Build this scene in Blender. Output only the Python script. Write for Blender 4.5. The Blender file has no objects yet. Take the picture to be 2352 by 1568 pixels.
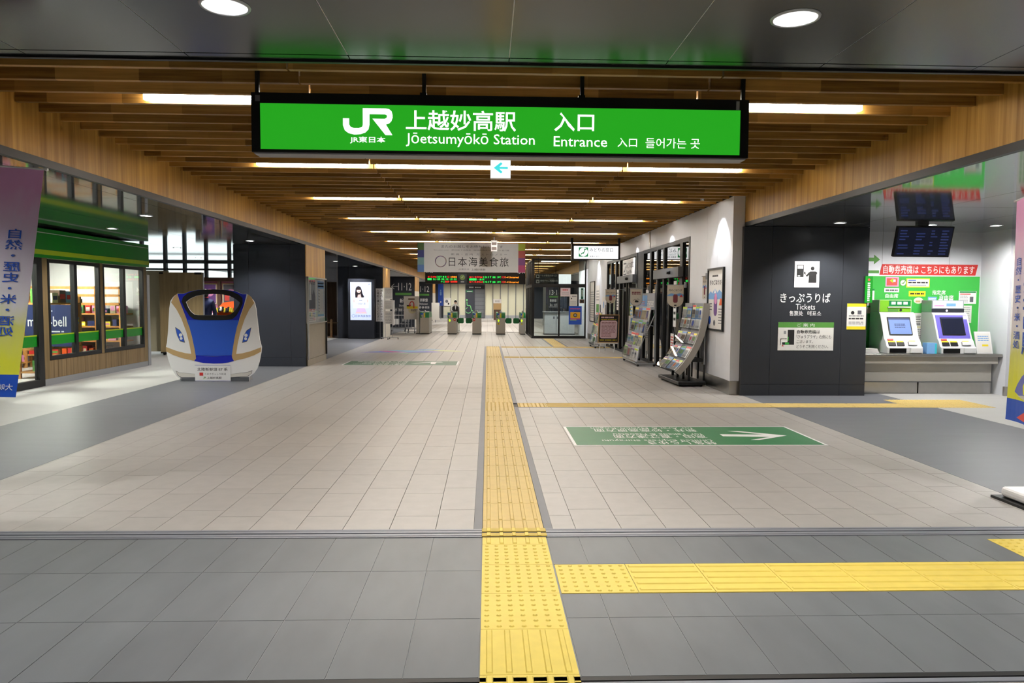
import bpy, bmesh, math, random
from mathutils import Vector, Matrix, geometry
random.seed(7)
scene = bpy.context.scene
C = scene.collection

# ---------------------------------------------------------------- camera
cam_d = bpy.data.cameras.new('camera')
cam = bpy.data.objects.new('camera', cam_d)
C.objects.link(cam)
cam_d.sensor_fit = 'HORIZONTAL'
cam_d.sensor_width = 36.0
cam_d.lens = 36.0 * 1654.8 / 2352.0
cam_d.clip_start = 0.05
cam_d.clip_end = 300
_yaw, _pitch, _roll = math.radians(1.968), math.radians(3.355), math.radians(0.351)
_f = Vector((math.sin(_yaw), math.cos(_yaw), 0)); _r = Vector((math.cos(_yaw), -math.sin(_yaw), 0)); _u = Vector((0, 0, 1))
_f2 = _f * math.cos(_pitch) - _u * math.sin(_pitch); _u2 = _u * math.cos(_pitch) + _f * math.sin(_pitch)
_r3 = _r * math.cos(_roll) + _u2 * math.sin(_roll); _u3 = _u2 * math.cos(_roll) - _r * math.sin(_roll)
cam.matrix_world = Matrix(((_r3.x, _u3.x, -_f2.x, 0), (_r3.y, _u3.y, -_f2.y, 0), (_r3.z, _u3.z, -_f2.z, 1.5), (0, 0, 0, 1)))
scene.camera = cam

# ---------------------------------------------------------------- world (overcast daylight outside the windows)
w = bpy.data.worlds.new('world'); scene.world = w; w.use_nodes = True
w.node_tree.nodes['Background'].inputs['Color'].default_value = (0.93, 0.97, 1.0, 1)
w.node_tree.nodes['Background'].inputs['Strength'].default_value = 2.2

# ---------------------------------------------------------------- exposure and lamp levels
cy = scene.cycles
cy.max_bounces = 7; cy.diffuse_bounces = 4; cy.glossy_bounces = 4; cy.transmission_bounces = 4; cy.transparent_max_bounces = 12
cy.use_adaptive_sampling = True; cy.adaptive_threshold = 0.05; cy.adaptive_min_samples = 16; cy.use_light_tree = False
cy.caustics_reflective = False; cy.caustics_refractive = False; cy.sample_clamp_indirect = 6.0
vs = scene.view_settings
scene.display_settings.display_device = 'sRGB'
vs.view_transform = 'Standard'; vs.look = 'None'; vs.exposure = 0.0; vs.gamma = 1.0; vs.use_curve_mapping = False
SLAT_LAMP = 46.0        # radiance of the long lamps between the slats
SPOT_FRONT = 200.0      # watts, downlights of the entrance ceiling
SPOT_SIDE = 190.0       # watts, downlights of the side ceilings
SPOT_WALL = 130.0        # watts, wall washers

# ---------------------------------------------------------------- helpers
def lin(c):
    r = []
    for v in c:
        v = v / 255.0
        r.append(v / 12.92 if v <= 0.04045 else ((v + 0.055) / 1.055) ** 2.4)
    return (r[0], r[1], r[2], 1.0)

MATS = {}
def mat(name, rgb, rough=0.5, metal=0.0, spec=0.5, var=0.0, scale=6.0, stretch=(1, 1, 1), bump=0.0, emis=0.0, objvar=0.0, coat=0.0):
    if name in MATS: return MATS[name]
    m = bpy.data.materials.new(name); m.use_nodes = True
    nt = m.node_tree; N = nt.nodes; L = nt.links
    b = N['Principled BSDF']
    col = lin(rgb)
    b.inputs['Base Color'].default_value = col
    b.inputs['Roughness'].default_value = rough
    b.inputs['Metallic'].default_value = metal
    b.inputs['Specular IOR Level'].default_value = spec
    b.inputs['Coat Weight'].default_value = coat
    src = None
    if var > 0 or bump > 0:
        g = N.new('ShaderNodeNewGeometry')
        mp = N.new('ShaderNodeMapping'); mp.inputs['Scale'].default_value = stretch
        nz = N.new('ShaderNodeTexNoise'); nz.inputs['Scale'].default_value = scale; nz.inputs['Detail'].default_value = 5
        L.new(g.outputs['Position'], mp.inputs['Vector']); L.new(mp.outputs[0], nz.inputs['Vector'])
        if var > 0:
            mr = N.new('ShaderNodeMapRange')
            mr.inputs['From Min'].default_value = 0.25; mr.inputs['From Max'].default_value = 0.75
            mr.inputs['To Min'].default_value = 1 - var; mr.inputs['To Max'].default_value = 1 + var
            L.new(nz.outputs['Fac'], mr.inputs['Value']); src = mr.outputs[0]
        if bump > 0:
            bp = N.new('ShaderNodeBump'); bp.inputs['Strength'].default_value = bump; bp.inputs['Distance'].default_value = 0.01
            L.new(nz.outputs['Fac'], bp.inputs['Height']); L.new(bp.outputs[0], b.inputs['Normal'])
    if objvar > 0:
        oi = N.new('ShaderNodeObjectInfo')
        mr2 = N.new('ShaderNodeMapRange'); mr2.inputs['To Min'].default_value = 1 - objvar; mr2.inputs['To Max'].default_value = 1 + objvar
        L.new(oi.outputs['Random'], mr2.inputs['Value'])
        if src is not None:
            mm = N.new('ShaderNodeMath'); mm.operation = 'MULTIPLY'
            L.new(src, mm.inputs[0]); L.new(mr2.outputs[0], mm.inputs[1]); src = mm.outputs[0]
        else: src = mr2.outputs[0]
    if src is not None:
        vm = N.new('ShaderNodeVectorMath'); vm.operation = 'SCALE'
        vm.inputs[0].default_value = col[:3]; L.new(src, vm.inputs['Scale'])
        L.new(vm.outputs[0], b.inputs['Base Color'])
    if emis > 0:
        b.inputs['Emission Color'].default_value = col
        b.inputs['Emission Strength'].default_value = emis
        b.inputs['Base Color'].default_value = (col[0] * .3, col[1] * .3, col[2] * .3, 1)
        if emis < 2.0 and name != 'sign_green': m.cycles.emission_sampling = 'NONE'
    MATS[name] = m
    return m

def wood(name, c1, c2, rough=0.45, grain=(2, 30, 30), seg_axis=None, seg=0.6, spec=0.3):
    m = bpy.data.materials.new(name); m.use_nodes = True
    nt = m.node_tree; N = nt.nodes; L = nt.links; b = N['Principled BSDF']
    b.inputs['Roughness'].default_value = rough; b.inputs['Specular IOR Level'].default_value = spec
    g = N.new('ShaderNodeNewGeometry')
    mp = N.new('ShaderNodeMapping'); mp.inputs['Scale'].default_value = grain
    nz = N.new('ShaderNodeTexNoise'); nz.inputs['Scale'].default_value = 1.0; nz.inputs['Detail'].default_value = 6; nz.inputs['Roughness'].default_value = .65
    L.new(g.outputs['Position'], mp.inputs['Vector']); L.new(mp.outputs[0], nz.inputs['Vector'])
    mr = N.new('ShaderNodeMapRange'); mr.inputs['From Min'].default_value = .3; mr.inputs['From Max'].default_value = .7
    L.new(nz.outputs['Fac'], mr.inputs['Value'])
    mx = N.new('ShaderNodeMix'); mx.data_type = 'RGBA'
    mx.inputs['A'].default_value = lin(c1); mx.inputs['B'].default_value = lin(c2)
    fac = mr.outputs[0]
    if seg_axis is not None:
        sp = N.new('ShaderNodeSeparateXYZ'); L.new(g.outputs['Position'], sp.inputs[0])
        oi = N.new('ShaderNodeObjectInfo')
        ad = N.new('ShaderNodeMath'); ad.operation = 'MULTIPLY_ADD'; ad.inputs[1].default_value = 1.0 / seg
        L.new(sp.outputs[seg_axis], ad.inputs[0])
        ml = N.new('ShaderNodeMath'); ml.operation = 'MULTIPLY'; ml.inputs[1].default_value = 37.0
        L.new(oi.outputs['Random'], ml.inputs[0]); L.new(ml.outputs[0], ad.inputs[2])
        fl = N.new('ShaderNodeMath'); fl.operation = 'FLOOR'; L.new(ad.outputs[0], fl.inputs[0])
        wn = N.new('ShaderNodeTexWhiteNoise'); wn.noise_dimensions = '1D'; L.new(fl.outputs[0], wn.inputs['W'])
        av = N.new('ShaderNodeMath'); av.operation = 'MULTIPLY_ADD'; av.inputs[1].default_value = .45
        L.new(fac, av.inputs[0])
        m2 = N.new('ShaderNodeMath'); m2.operation = 'MULTIPLY'; m2.inputs[1].default_value = .6
        L.new(wn.outputs['Value'], m2.inputs[0]); L.new(m2.outputs[0], av.inputs[2]); fac = av.outputs[0]
    L.new(fac, mx.inputs['Factor']); L.new(mx.outputs['Result'], b.inputs['Base Color'])
    MATS[name] = m
    return m

def glassmat(name, tint=(235, 242, 240), refl=1.0, rough=0.0):
    m = bpy.data.materials.new(name); m.use_nodes = True
    nt = m.node_tree; N = nt.nodes; L = nt.links
    for n in list(N):
        if n.type == 'BSDF_PRINCIPLED': N.remove(n)
    out = [n for n in N if n.type == 'OUTPUT_MATERIAL'][0]
    t = N.new('ShaderNodeBsdfTransparent'); t.inputs[0].default_value = lin(tint)
    gl = N.new('ShaderNodeBsdfGlossy'); gl.inputs['Roughness'].default_value = rough
    fr = N.new('ShaderNodeFresnel'); fr.inputs['IOR'].default_value = 1.5
    mu = N.new('ShaderNodeMath'); mu.operation = 'MULTIPLY'; mu.inputs[1].default_value = refl; mu.use_clamp = True
    mx = N.new('ShaderNodeMixShader')
    ge = N.new('ShaderNodeNewGeometry'); iv = N.new('ShaderNodeMath'); iv.operation = 'SUBTRACT'; iv.inputs[0].default_value = 1.0; m3 = N.new('ShaderNodeMath'); m3.operation = 'MULTIPLY'
    L.new(ge.outputs['Backfacing'], iv.inputs[1]); L.new(fr.outputs[0], mu.inputs[0]); L.new(mu.outputs[0], m3.inputs[0]); L.new(iv.outputs[0], m3.inputs[1]); L.new(m3.outputs[0], mx.inputs[0]); L.new(t.outputs[0], mx.inputs[1]); L.new(gl.outputs[0], mx.inputs[2])
    L.new(mx.outputs[0], out.inputs['Surface'])
    MATS[name] = m
    return m

V3 = lambda p: Vector(p)
class Frame:
    """a flat drawing surface: origin, right vector, up vector; n points at the viewer"""
    def __init__(s, o, u, v):
        s.o = Vector(o); s.u = Vector(u).normalized(); s.v = Vector(v).normalized(); s.n = s.u.cross(s.v)
    def at(s, a, b, d=0.0): return s.o + s.u * a + s.v * b + s.n * d
    def sub(s, a, b, d=0.0): return Frame(s.at(a, b, d), s.u, s.v)
def face_cam(x, y, z): return Frame((x, y, z), (1, 0, 0), (0, 0, 1))      # faces -Y
def face_px(x, y, z): return Frame((x, y, z), (0, 1, 0), (0, 0, 1))       # faces +X
def face_nx(x, y, z): return Frame((x, y, z), (0, -1, 0), (0, 0, 1))      # faces -X

class MB:
    def __init__(s): s.v = []; s.f = []; s.m = []; s.sm = []; s.mats = []
    def mi(s, m):
        if isinstance(m, str): m = MATS[m]
        if m not in s.mats: s.mats.append(m)
        return s.mats.index(m)
    def add(s, vs, fs, m, smooth=False):
        b = len(s.v); k = s.mi(m)
        s.v += [Vector(p) for p in vs]
        for f in fs:
            s.f.append([b + i for i in f]); s.m.append(k); s.sm.append(smooth)
        return s
    def box(s, x0, x1, y0, y1, z0, z1, m):
        if x0 > x1: x0, x1 = x1, x0
        if y0 > y1: y0, y1 = y1, y0
        if z0 > z1: z0, z1 = z1, z0
        return s.add([(x0, y0, z0), (x1, y0, z0), (x1, y1, z0), (x0, y1, z0), (x0, y0, z1), (x1, y0, z1), (x1, y1, z1), (x0, y1, z1)],
                     [(0, 3, 2, 1), (4, 5, 6, 7), (0, 1, 5, 4), (1, 2, 6, 5), (2, 3, 7, 6), (3, 0, 4, 7)], m)
    def fbox(s, F, a0, a1, b0, b1, d0, d1, m):
        p = [F.at(a, b, d) for d in (d0, d1) for a, b in ((a0, b0), (a1, b0), (a1, b1), (a0, b1))]
        return s.add(p, [(0, 3, 2, 1), (4, 5, 6, 7), (0, 1, 5, 4), (1, 2, 6, 5), (2, 3, 7, 6), (3, 0, 4, 7)], m)
    def poly(s, F, pts, d0, d1, m, holes=()):
        """a flat shape with thickness d0..d1 along the frame normal; holes allowed"""
        loops = [list(pts)] + [list(h) for h in holes]
        area = lambda L: sum(L[i - 1][0] * L[i][1] - L[i][0] * L[i - 1][1] for i in range(len(L)))
        if area(loops[0]) < 0: loops[0].reverse()
        for h in loops[1:]:
            if area(h) > 0: h.reverse()
        flat = [p for L in loops for p in L]; n = len(flat)
        tris = geometry.tessellate_polygon([[Vector((p[0], p[1], 0)) for p in L] for L in loops])
        fs = []
        for t in tris:
            a, b, c = (flat[i] for i in t)
            if (b[0] - a[0]) * (c[1] - a[1]) - (b[1] - a[1]) * (c[0] - a[0]) < 0: t = (t[0], t[2], t[1])
            fs.append(tuple(n + i for i in t))
            if d0 != d1: fs.append((t[0], t[2], t[1]))
        if d0 != d1:
            o = 0
            for L in loops:
                k = len(L)
                for i in range(k):
                    j = (i + 1) % k
                    fs.append((o + i, o + j, n + o + j, n + o + i))
                o += k
        return s.add([F.at(p[0], p[1], d0) for p in flat] + [F.at(p[0], p[1], d1) for p in flat], fs, m)
    def tube(s, p0, p1, r0, m, r1=None, n=10, cap=True):
        p0 = Vector(p0); p1 = Vector(p1); r1 = r0 if r1 is None else r1
        d = (p1 - p0).normalized(); a = d.orthogonal().normalized(); b = d.cross(a)
        vs = []
        for p, r in ((p0, r0), (p1, r1)):
            for i in range(n):
                t = 2 * math.pi * i / n; vs.append(p + a * (r * math.cos(t)) + b * (r * math.sin(t)))
        s.add(vs, [(i, (i + 1) % n, n + (i + 1) % n, n + i) for i in range(n)], m, True)
        if cap:
            s.add(vs[:n], [tuple(range(n))[::-1]], m); s.add(vs[n:], [tuple(range(n))], m)
        return s
    def path(s, pts, r, m, n=8):
        for a, b in zip(pts[:-1], pts[1:]): s.tube(a, b, r, m, n=n)
        return s
    def lathe(s, o, prof, m, n=24, axis='Z', smooth=True):
        """profile of (radius, height) pairs turned about a vertical axis through o"""
        o = Vector(o); vs = []
        for r, h in prof:
            for i in range(n):
                t = 2 * math.pi * i / n
                p = (r * math.cos(t), r * math.sin(t), h) if axis == 'Z' else ((r * math.cos(t), h, r * math.sin(t)) if axis == 'Y' else (h, r * math.cos(t), r * math.sin(t)))
                vs.append(o + Vector(p))
        fs = [(k * n + i, k * n + (i + 1) % n, (k + 1) * n + (i + 1) % n, (k + 1) * n + i) for k in range(len(prof) - 1) for i in range(n)]
        return s.add(vs, fs, m, smooth)
    def text(s, F, body, a0, b0, a1, b1, m, d=0.002, bold=0.0, fit=True, th=0.0, mirror=False, spacing=1.0):
        """lettering set into the rectangle a0..a1, b0..b1 of a frame"""
        vs, fs = textmesh(body, bold, spacing)
        if not vs: return s
        x0 = min(p[0] for p in vs); x1 = max(p[0] for p in vs); y0 = min(p[1] for p in vs); y1 = max(p[1] for p in vs)
        sx = (a1 - a0) / max(1e-6, x1 - x0); sy = (b1 - b0) / max(1e-6, y1 - y0)
        if not fit: sx = sy = min(sx, sy)
        ax = a0 + ((a1 - a0) - sx * (x1 - x0)) / 2; by = b0 + ((b1 - b0) - sy * (y1 - y0)) / 2
        P = []
        for p in vs:
            q = ax + (p[0] - x0) * sx
            if mirror: q = a0 + a1 - q
            P.append(F.at(q, by + (p[1] - y0) * sy, d))
        fs2 = [tuple(reversed(f)) for f in fs] if mirror else fs
        return s.add(P, fs2, m)
    def build(s, name, parent=None, bevel=0.0, seg=1):
        me = bpy.data.meshes.new(name)
        off = Vector(parent_loc(parent)) if parent else Vector((0, 0, 0))
        me.from_pydata([p - off for p in s.v], [], s.f)
        for m in s.mats: me.materials.append(m)
        me.polygons.foreach_set('material_index', s.m); me.polygons.foreach_set('use_smooth', s.sm)
        me.update()
        o = bpy.data.objects.new(name, me); C.objects.link(o)
        if parent: o.parent = parent
        if bevel > 0:
            bm = o.modifiers.new('bevel', 'BEVEL'); bm.width = bevel; bm.segments = seg; bm.limit_method = 'ANGLE'
        return o

def parent_loc(o):
    v = Vector((0, 0, 0))
    while o: v += o.location; o = o.parent
    return v

TC = {}
def textmesh(body, bold=0.0, spacing=1.0):
    k = (body, bold, spacing)
    if k in TC: return TC[k]
    c = bpy.data.curves.new('t', 'FONT'); c.body = body; c.size = 1.0; c.resolution_u = 2; c.offset = bold * .42; c.space_character = spacing
    c.align_x = 'CENTER'; c.space_line = 1.05
    o = bpy.data.objects.new('t', c)
    me = bpy.data.meshes.new_from_object(o)
    vs = [tuple(v.co) for v in me.vertices]; fs = [tuple(p.vertices) for p in me.polygons]
    # make faces look towards +Z
    out = []
    for f in fs:
        nz = 0
        for i in range(len(f)):
            a = vs[f[i - 1]]; b = vs[f[i]]; nz += a[0] * b[1] - b[0] * a[1]
        out.append(f if nz > 0 else tuple(reversed(f)))
    bpy.data.objects.remove(o); bpy.data.meshes.remove(me); bpy.data.curves.remove(c)
    TC[k] = (vs, out)
    return TC[k]

def tag(o, label=None, cat=None, group=None, kind=None):
    if label: o['label'] = label
    if cat: o['category'] = cat
    if group: o['group'] = group
    if kind: o['kind'] = kind
    return o
def thing(name, label, cat, loc, group=None):
    o = bpy.data.objects.new(name, None); C.objects.link(o); o.location = loc; o.empty_display_size = .1
    return tag(o, label, cat, group)
def struct(name, label=None, loc=(0, 0, 0)):
    o = bpy.data.objects.new(name, None); C.objects.link(o); o.location = loc
    return tag(o, label, None, None, 'structure')
def inst(src, parent, loc):
    o = bpy.data.objects.new(src.name.split('.')[0], src.data); C.objects.link(o); o.location = loc; o.parent = parent
    return o
def copy_tree(o, parent=None):
    c = o.copy(); C.objects.link(c); c.parent = parent
    for ch in o.children: copy_tree(ch, c)
    return c
def spot(name, loc, watts, angle, blend=.5, radius=.05, color=(1, .97, .93), aim=(0, 0, -1), parent=None):
    l = bpy.data.lights.new(name, 'SPOT'); l.energy = watts; l.spot_size = math.radians(angle); l.spot_blend = blend; l.shadow_soft_size = radius; l.color = color
    o = bpy.data.objects.new(name, l); C.objects.link(o)
    o.rotation_euler = Vector(aim).to_track_quat('-Z', 'Y').to_euler()
    if parent: o.parent = parent; o.location = Vector(loc) - parent_loc(parent)
    else: o.location = loc
    return o
def circle(cx, cy, r, n=24, a0=0.0): return [(cx + r * math.cos(a0 + 2 * math.pi * i / n), cy + r * math.sin(a0 + 2 * math.pi * i / n)) for i in range(n)]
def rect(a0, b0, a1, b1): return [(a0, b0), (a1, b0), (a1, b1), (a0, b1)]
def rrect(a0, b0, a1, b1, r, k=4):
    out = []
    for cx, cy, s in ((a1 - r, b0 + r, -90), (a1 - r, b1 - r, 0), (a0 + r, b1 - r, 90), (a0 + r, b0 + r, 180)):
        for i in range(k + 1):
            t = math.radians(s + 90 * i / k); out.append((cx + r * math.cos(t), cy + r * math.sin(t)))
    return out

# ---------------------------------------------------------------- materials
mat('tile_light', (166, 162, 158), .42, var=.05, scale=9, objvar=.035, spec=.45)
mat('tile_dark', (106, 109, 113), .45, var=.10, scale=5, stretch=(1, .35, 1), objvar=.04, spec=.4)
mat('band_dark', (108, 110, 116), .42, var=.06, scale=7, stretch=(.2, 1, 1), spec=.4)
mat('floor_white', (186, 185, 183), .4, var=.04, scale=5, stretch=(.2, 1, 1), spec=.45)
mat('grout', (96, 92, 88), .8, var=.1)
mat('grout_pale', (150, 152, 154), .8, var=.06)
mat('strip_grey', (104, 106, 114), .5, var=.05)
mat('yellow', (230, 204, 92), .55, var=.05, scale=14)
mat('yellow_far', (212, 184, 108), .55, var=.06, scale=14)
mat('yellow_hump', (196, 166, 32), .5)
mat('alu', (142, 145, 154), .5, .6, var=.06, scale=10, stretch=(.2, 4, 1))
mat('steel', (190, 188, 184), .28, .95, var=.05, scale=8)
mat('ceil_metal', (84, 87, 89), .2, .75, var=.03)
mat('soffit_metal', (196, 200, 204), .06, .85, var=.03)
mat('black', (16, 17, 19), .45)
mat('black_gloss', (10, 11, 13), .15)
mat('black_metal', (20, 21, 23), .45, .1)
mat('charcoal', (54, 58, 68), .32, .25, var=.04, scale=3)
mat('charcoal_r', (57, 60, 66), .38, .2, var=.04, scale=3)
mat('wall_white', (226, 229, 236), .5, var=.02, scale=4)
mat('wall_plain', (205, 205, 205), .6)
mat('white', (238, 238, 238), .5)
mat('white_gloss', (212, 214, 216), .25)
mat('paper', (232, 230, 226), .6, var=.02)
mat('off_white', (214, 211, 204), .55)
mat('grey', (150, 152, 156), .5)
mat('grey_d', (92, 95, 100), .5)
mat('silver', (176, 180, 186), .35, .6)
mat('green_print', (88, 150, 66), .5)
mat('green_floor', (44, 120, 72), .5, var=.06)
mat('green_floor2', (66, 104, 76), .5, var=.06)
mat('green_fascia', (20, 142, 34), .35)
mat('green_panel', (62, 178, 72), .4)
mat('green_gate', (22, 130, 70), .35)
mat('lime', (184, 214, 30), .4)
mat('yellowprint', (236, 216, 40), .5)
mat('red', (206, 52, 48), .5)
mat('red_print', (226, 84, 76), .5)
mat('orange', (230, 96, 32), .5)
mat('pink', (226, 150, 196), .55)
mat('blue', (36, 86, 196), .45)
mat('blue_deep', (16, 34, 176), .4)
mat('navy', (30, 44, 92), .5)
mat('blue_pale', (120, 170, 224), .5)
mat('cyan', (60, 190, 210), .5)
mat('purple', (112, 74, 140), .5)
mat('ink', (28, 26, 28), .6)
mat('ink_soft', (96, 96, 104), .6)
mat('gold', (190, 160, 112), .45)
mat('skin', (228, 190, 172), .5)
mat('brown', (92, 70, 56), .5)
mat('cream', (226, 220, 186), .5)
mat('case_panel', (150, 140, 122), .35, .5, var=.05)
mat('acrylic', (186, 190, 200), .12, 0.0, spec=.6)
mat('grey_plate', (164, 160, 152), .4, .2)
mat('violet', (112, 104, 200), .35); mat('lime2', (128, 196, 44), .4); mat('cream_cloth', (216, 206, 190), .7); mat('maroon', (120, 50, 62), .5)
wood('slat_wood', (98, 68, 24), (202, 154, 82), .4, (1.2, 40, 40), 0, .62)
wood('fascia_wood', (150, 106, 40), (208, 162, 82), .45, (14, 14, .35))
wood('panel_wood', (118, 98, 66), (150, 128, 90), .5, (12, 12, .5))
wood('plank_wood', (112, 92, 64), (158, 132, 96), .5, (16, 16, .6))
wood('partition_wood', (150, 130, 92), (184, 162, 118), .5, (10, 10, .4))
wood('shelf_wood', (170, 116, 58), (204, 150, 84), .5, (12, 12, .8))
wood('brown_wood', (84, 66, 50), (108, 86, 66), .5, (14, 14, .4))
wood('light_post', (170, 136, 96), (198, 164, 122), .5, (14, 14, .8))
glassmat('glass', (232, 238, 236), 1.6)
glassmat('glass_dark', (150, 150, 150), 2.2)
glassmat('clear', (240, 242, 244), 1.2)
mat('lamp_warm', (255, 248, 236), emis=SLAT_LAMP)
mat('lamp_disc', (255, 252, 246), emis=14.0)
mat('lamp_soft', (255, 255, 255), emis=3.0)
mat('sign_green', (38, 170, 32), emis=.9)
mat('sign_white', (255, 255, 255), emis=1.25)
mat('sign_cyan', (70, 222, 226), emis=1.0)
mat('sign_grey', (150, 200, 180), emis=.9)
mat('sign_ink', (70, 84, 96), emis=.8)
mat('sign_greenmark', (40, 140, 84), emis=.8)
mat('led_red', (255, 48, 28), emis=1.6)
mat('led_green', (36, 236, 84), emis=1.5)
mat('led_orange', (255, 150, 30), emis=1.6)
mat('led_black', (8, 8, 9), .3)
mat('screen_blue', (214, 226, 255), emis=1.0)
mat('screen_white', (242, 246, 255), emis=1.1)
mat('screen_ink', (96, 120, 170), emis=.7)
mat('screen_hair', (30, 18, 30), emis=.6)
mat('screen_skin', (250, 214, 210), emis=.9)
mat('screen_pink', (226, 200, 240), emis=.95)
mat('touch_blue', (120, 150, 214), emis=.8)
mat('touch_dark', (40, 44, 64), emis=.7, rough=.2)
mat('monitor_dark', (22, 26, 44), emis=.6, rough=.2)
mat('monitor_line', (44, 54, 100), emis=.8, rough=.2)
mat('arrow_yellow', (200, 240, 30), emis=1.2)
mat('sign_pink', (232, 202, 214), .5); mat('banner_cloth', (214, 212, 210), .7, var=.02, scale=3)
for n_, c_ in (('blue_b', (84, 120, 176)), ('teal_b', (112, 150, 150)), ('navy_b', (54, 58, 120)), ('olive_b', (70, 104, 52)), ('rose_b', (180, 66, 110)), ('plum_b', (128, 72, 128)), ('brick_b', (178, 84, 70)), ('lime_b', (166, 176, 48))): mat(n_, c_, .6)
for n_, c_ in (('r_violet', (110, 96, 190)), ('r_blue', (80, 130, 214)), ('r_magenta', (190, 84, 160)), ('r_cyan', (110, 180, 220)), ('r_green', (150, 196, 170)), ('r_lilac', (184, 176, 216)), ('r_sky', (90, 150, 220)), ('r_lime', (206, 212, 160))): mat(n_, c_, .5)
mat('clock_green', (110, 128, 70), .5, emis=.5); mat('gate_steel', (184, 180, 172), .4, .3); mat('gold_y', (236, 178, 40), .5); mat('pink_pale', (226, 208, 214), .5); mat('green_dk', (16, 84, 60), .5)
mat('far_panel', (192, 190, 166), .4); mat('green_line', (120, 206, 124), .5); mat('ring_glow', (250, 252, 255), emis=2.5)
# ================================================================ THE SETTING
XL, XR = -3.97, 4.05          # edges of the pale floor / planes of the wooden fascias
Y0 = 4.623                    # far edge of the door track
FZ = -.012                    # underside of the floor tiles
# ---- floor
m = MB()
m.box(-16, 14, -9, 64, -.15, FZ, 'grout')
floor = m.build('floor'); tag(floor, 'tiled concourse floor', kind='structure')

def slab(name, x0, x1, y0, y1, mt, z=0.0, parent=None):
    return MB().box(x0, x1, y0, y1, FZ, z, mt).build(name, parent or floor)
slab('dark_band', -5.62, XL - .003, Y0, 62, 'band_dark')
slab('dark_band', XR + .003, 6.37, Y0, 11.6, 'band_dark')
slab('side_paving', -15.5, -5.623, Y0, 62, 'floor_white')
slab('side_paving', 6.373, 12.5, Y0, 12.3, 'floor_white')
slab('office_paving', XR + .003, 12.5, 12.31, 62, 'floor_white')
slab('near_paving', -9, 9, -8.5, 2.70, 'tile_light', -.001)
m = MB(); m.box(-9, 9, 2.705, 2.735, FZ, .002, 'alu'); m.box(-9, 9, 2.745, 2.775, FZ, .002, 'black_metal')
m.build('expansion_strip', floor)

# pale tiles, 0.3 x 0.59, alternate columns shifted
TL, TW, G = .5885, .3015, .0035
cols = []
x = -.083
edges = [-.083, -.332]
while edges[-1] - TW > XL: edges.append(edges[-1] - TW)
edges.append(XL)
cols += [(edges[i + 1], edges[i]) for i in range(len(edges) - 1)]
edges = [.433, .585, .887]
while edges[-1] + .2975 < XR - .05: edges.append(edges[-1] + .2975)
edges.append(XR)
cols += [(edges[i], edges[i + 1]) for i in range(len(edges) - 1)]
cols.sort()
tiles = []
for ci, (a, b) in enumerate(cols):
    y = 4.921 if ci % 2 == 0 else 5.07
    ys = [Y0]
    while y < 33: ys.append(y); y += TL
    for p, q in zip(ys[:-1], ys[1:]):
        if p < 10.33 and q > 9.95 and a > .4: 
            if p < 9.93: tiles.append((a, b, p, 9.95))
            if q > 10.36: tiles.append((a, b, 10.345, q))
            continue
        tiles.append((a, b, p, q))
# the strip of missing centre columns under the tactile paving stays open
tiles.sort(key=lambda t: t[2])
far = MB(); tile_cache = {}; YEND_T = 4.811 + .4 * 45
for i, (a, b, p, q) in enumerate(tiles):
    wdt, ln = round(b - a, 3), round(q - p, 3)
    if i < 300:
        k = (wdt, ln)
        if k not in tile_cache:
            o = MB().box(-wdt / 2 + G / 2, wdt / 2 - G / 2, -ln / 2 + G / 2, ln / 2 - G / 2, FZ, 0, 'tile_light').build('floor_tile', floor)
            tile_cache[k] = o
            o.location = ((a + b) / 2, (p + q) / 2, 0)
        else:
            inst(tile_cache[k], floor, ((a + b) / 2, (p + q) / 2, 0))
    else:
        g = .006
        far.box(a + g / 2, b - g / 2, p + g / 2, q - g / 2, FZ, 0, 'tile_light')
for k in range(17):
    ya = YEND_T + k * TL
    for a, b in ((-.083, .175), (.175, .433)): far.box(a + .003, b - .003, ya + .003, min(ya + TL, 33) - .003, FZ, 0, 'tile_light')
xs = [XL + .305 * i for i in range(26)] + [XR]
for xa, xb in zip(xs[:-1], xs[1:]):
    for k in range(48):
        far.box(xa + .004, xb - .004, 33 + k * .6 + .004, 33 + (k + 1) * .6 - .004, FZ, 0, 'tile_light')
tag(far.build('far_floor_tiles', floor), kind='stuff')

# dark tiles of the passage in front of the track
dk = {}
rows = [(2.78, 3.31), (3.31, 3.91), (3.91, 4.467)]
xe = [-9 + 0, ]
ex = [-.028]
while ex[-1] > -5.4: ex.append(ex[-1] - .305 if len(ex) > 1 else -.33)
ex2 = [.38, .58, .885]
while ex2[-1] < 5.2: ex2.append(ex2[-1] + .298)
dcols = [(ex[i + 1], ex[i]) for i in range(len(ex) - 1)] + [(ex2[i], ex2[i + 1]) for i in range(len(ex2) - 1)]
for a, b in dcols:
    for p, q in rows:
        segs = [(p, q)]
        if a > .3:
            if p == 3.31: segs = [(3.31, 3.588)]
            if p == 3.91: segs = [(3.997, 4.467)]
        for p1, q1 in segs:
            k = (round(b - a, 3), round(q1 - p1, 3))
            if k not in dk:
                wdt, ln = k
                o = MB().box(-wdt / 2 + .002, wdt / 2 - .002, -ln / 2 + .002, ln / 2 - .002, FZ, 0, 'tile_dark').build('dark_floor_tile', floor)
                o.location = ((a + b) / 2, (p1 + q1) / 2, 0); dk[k] = o
            else: inst(dk[k], floor, ((a + b) / 2, (p1 + q1) / 2, 0))
MB().box(-9, 9, 2.776, 4.466, FZ - .001, -.003, 'grout_pale').build('dark_tile_bed', floor)
slab('passage_paving', -9, ex[-1] - .003, 2.78, 4.466, 'tile_dark')
slab('passage_paving', ex2[-1] + .003, 9, 2.78, 4.466, 'tile_dark')

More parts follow.
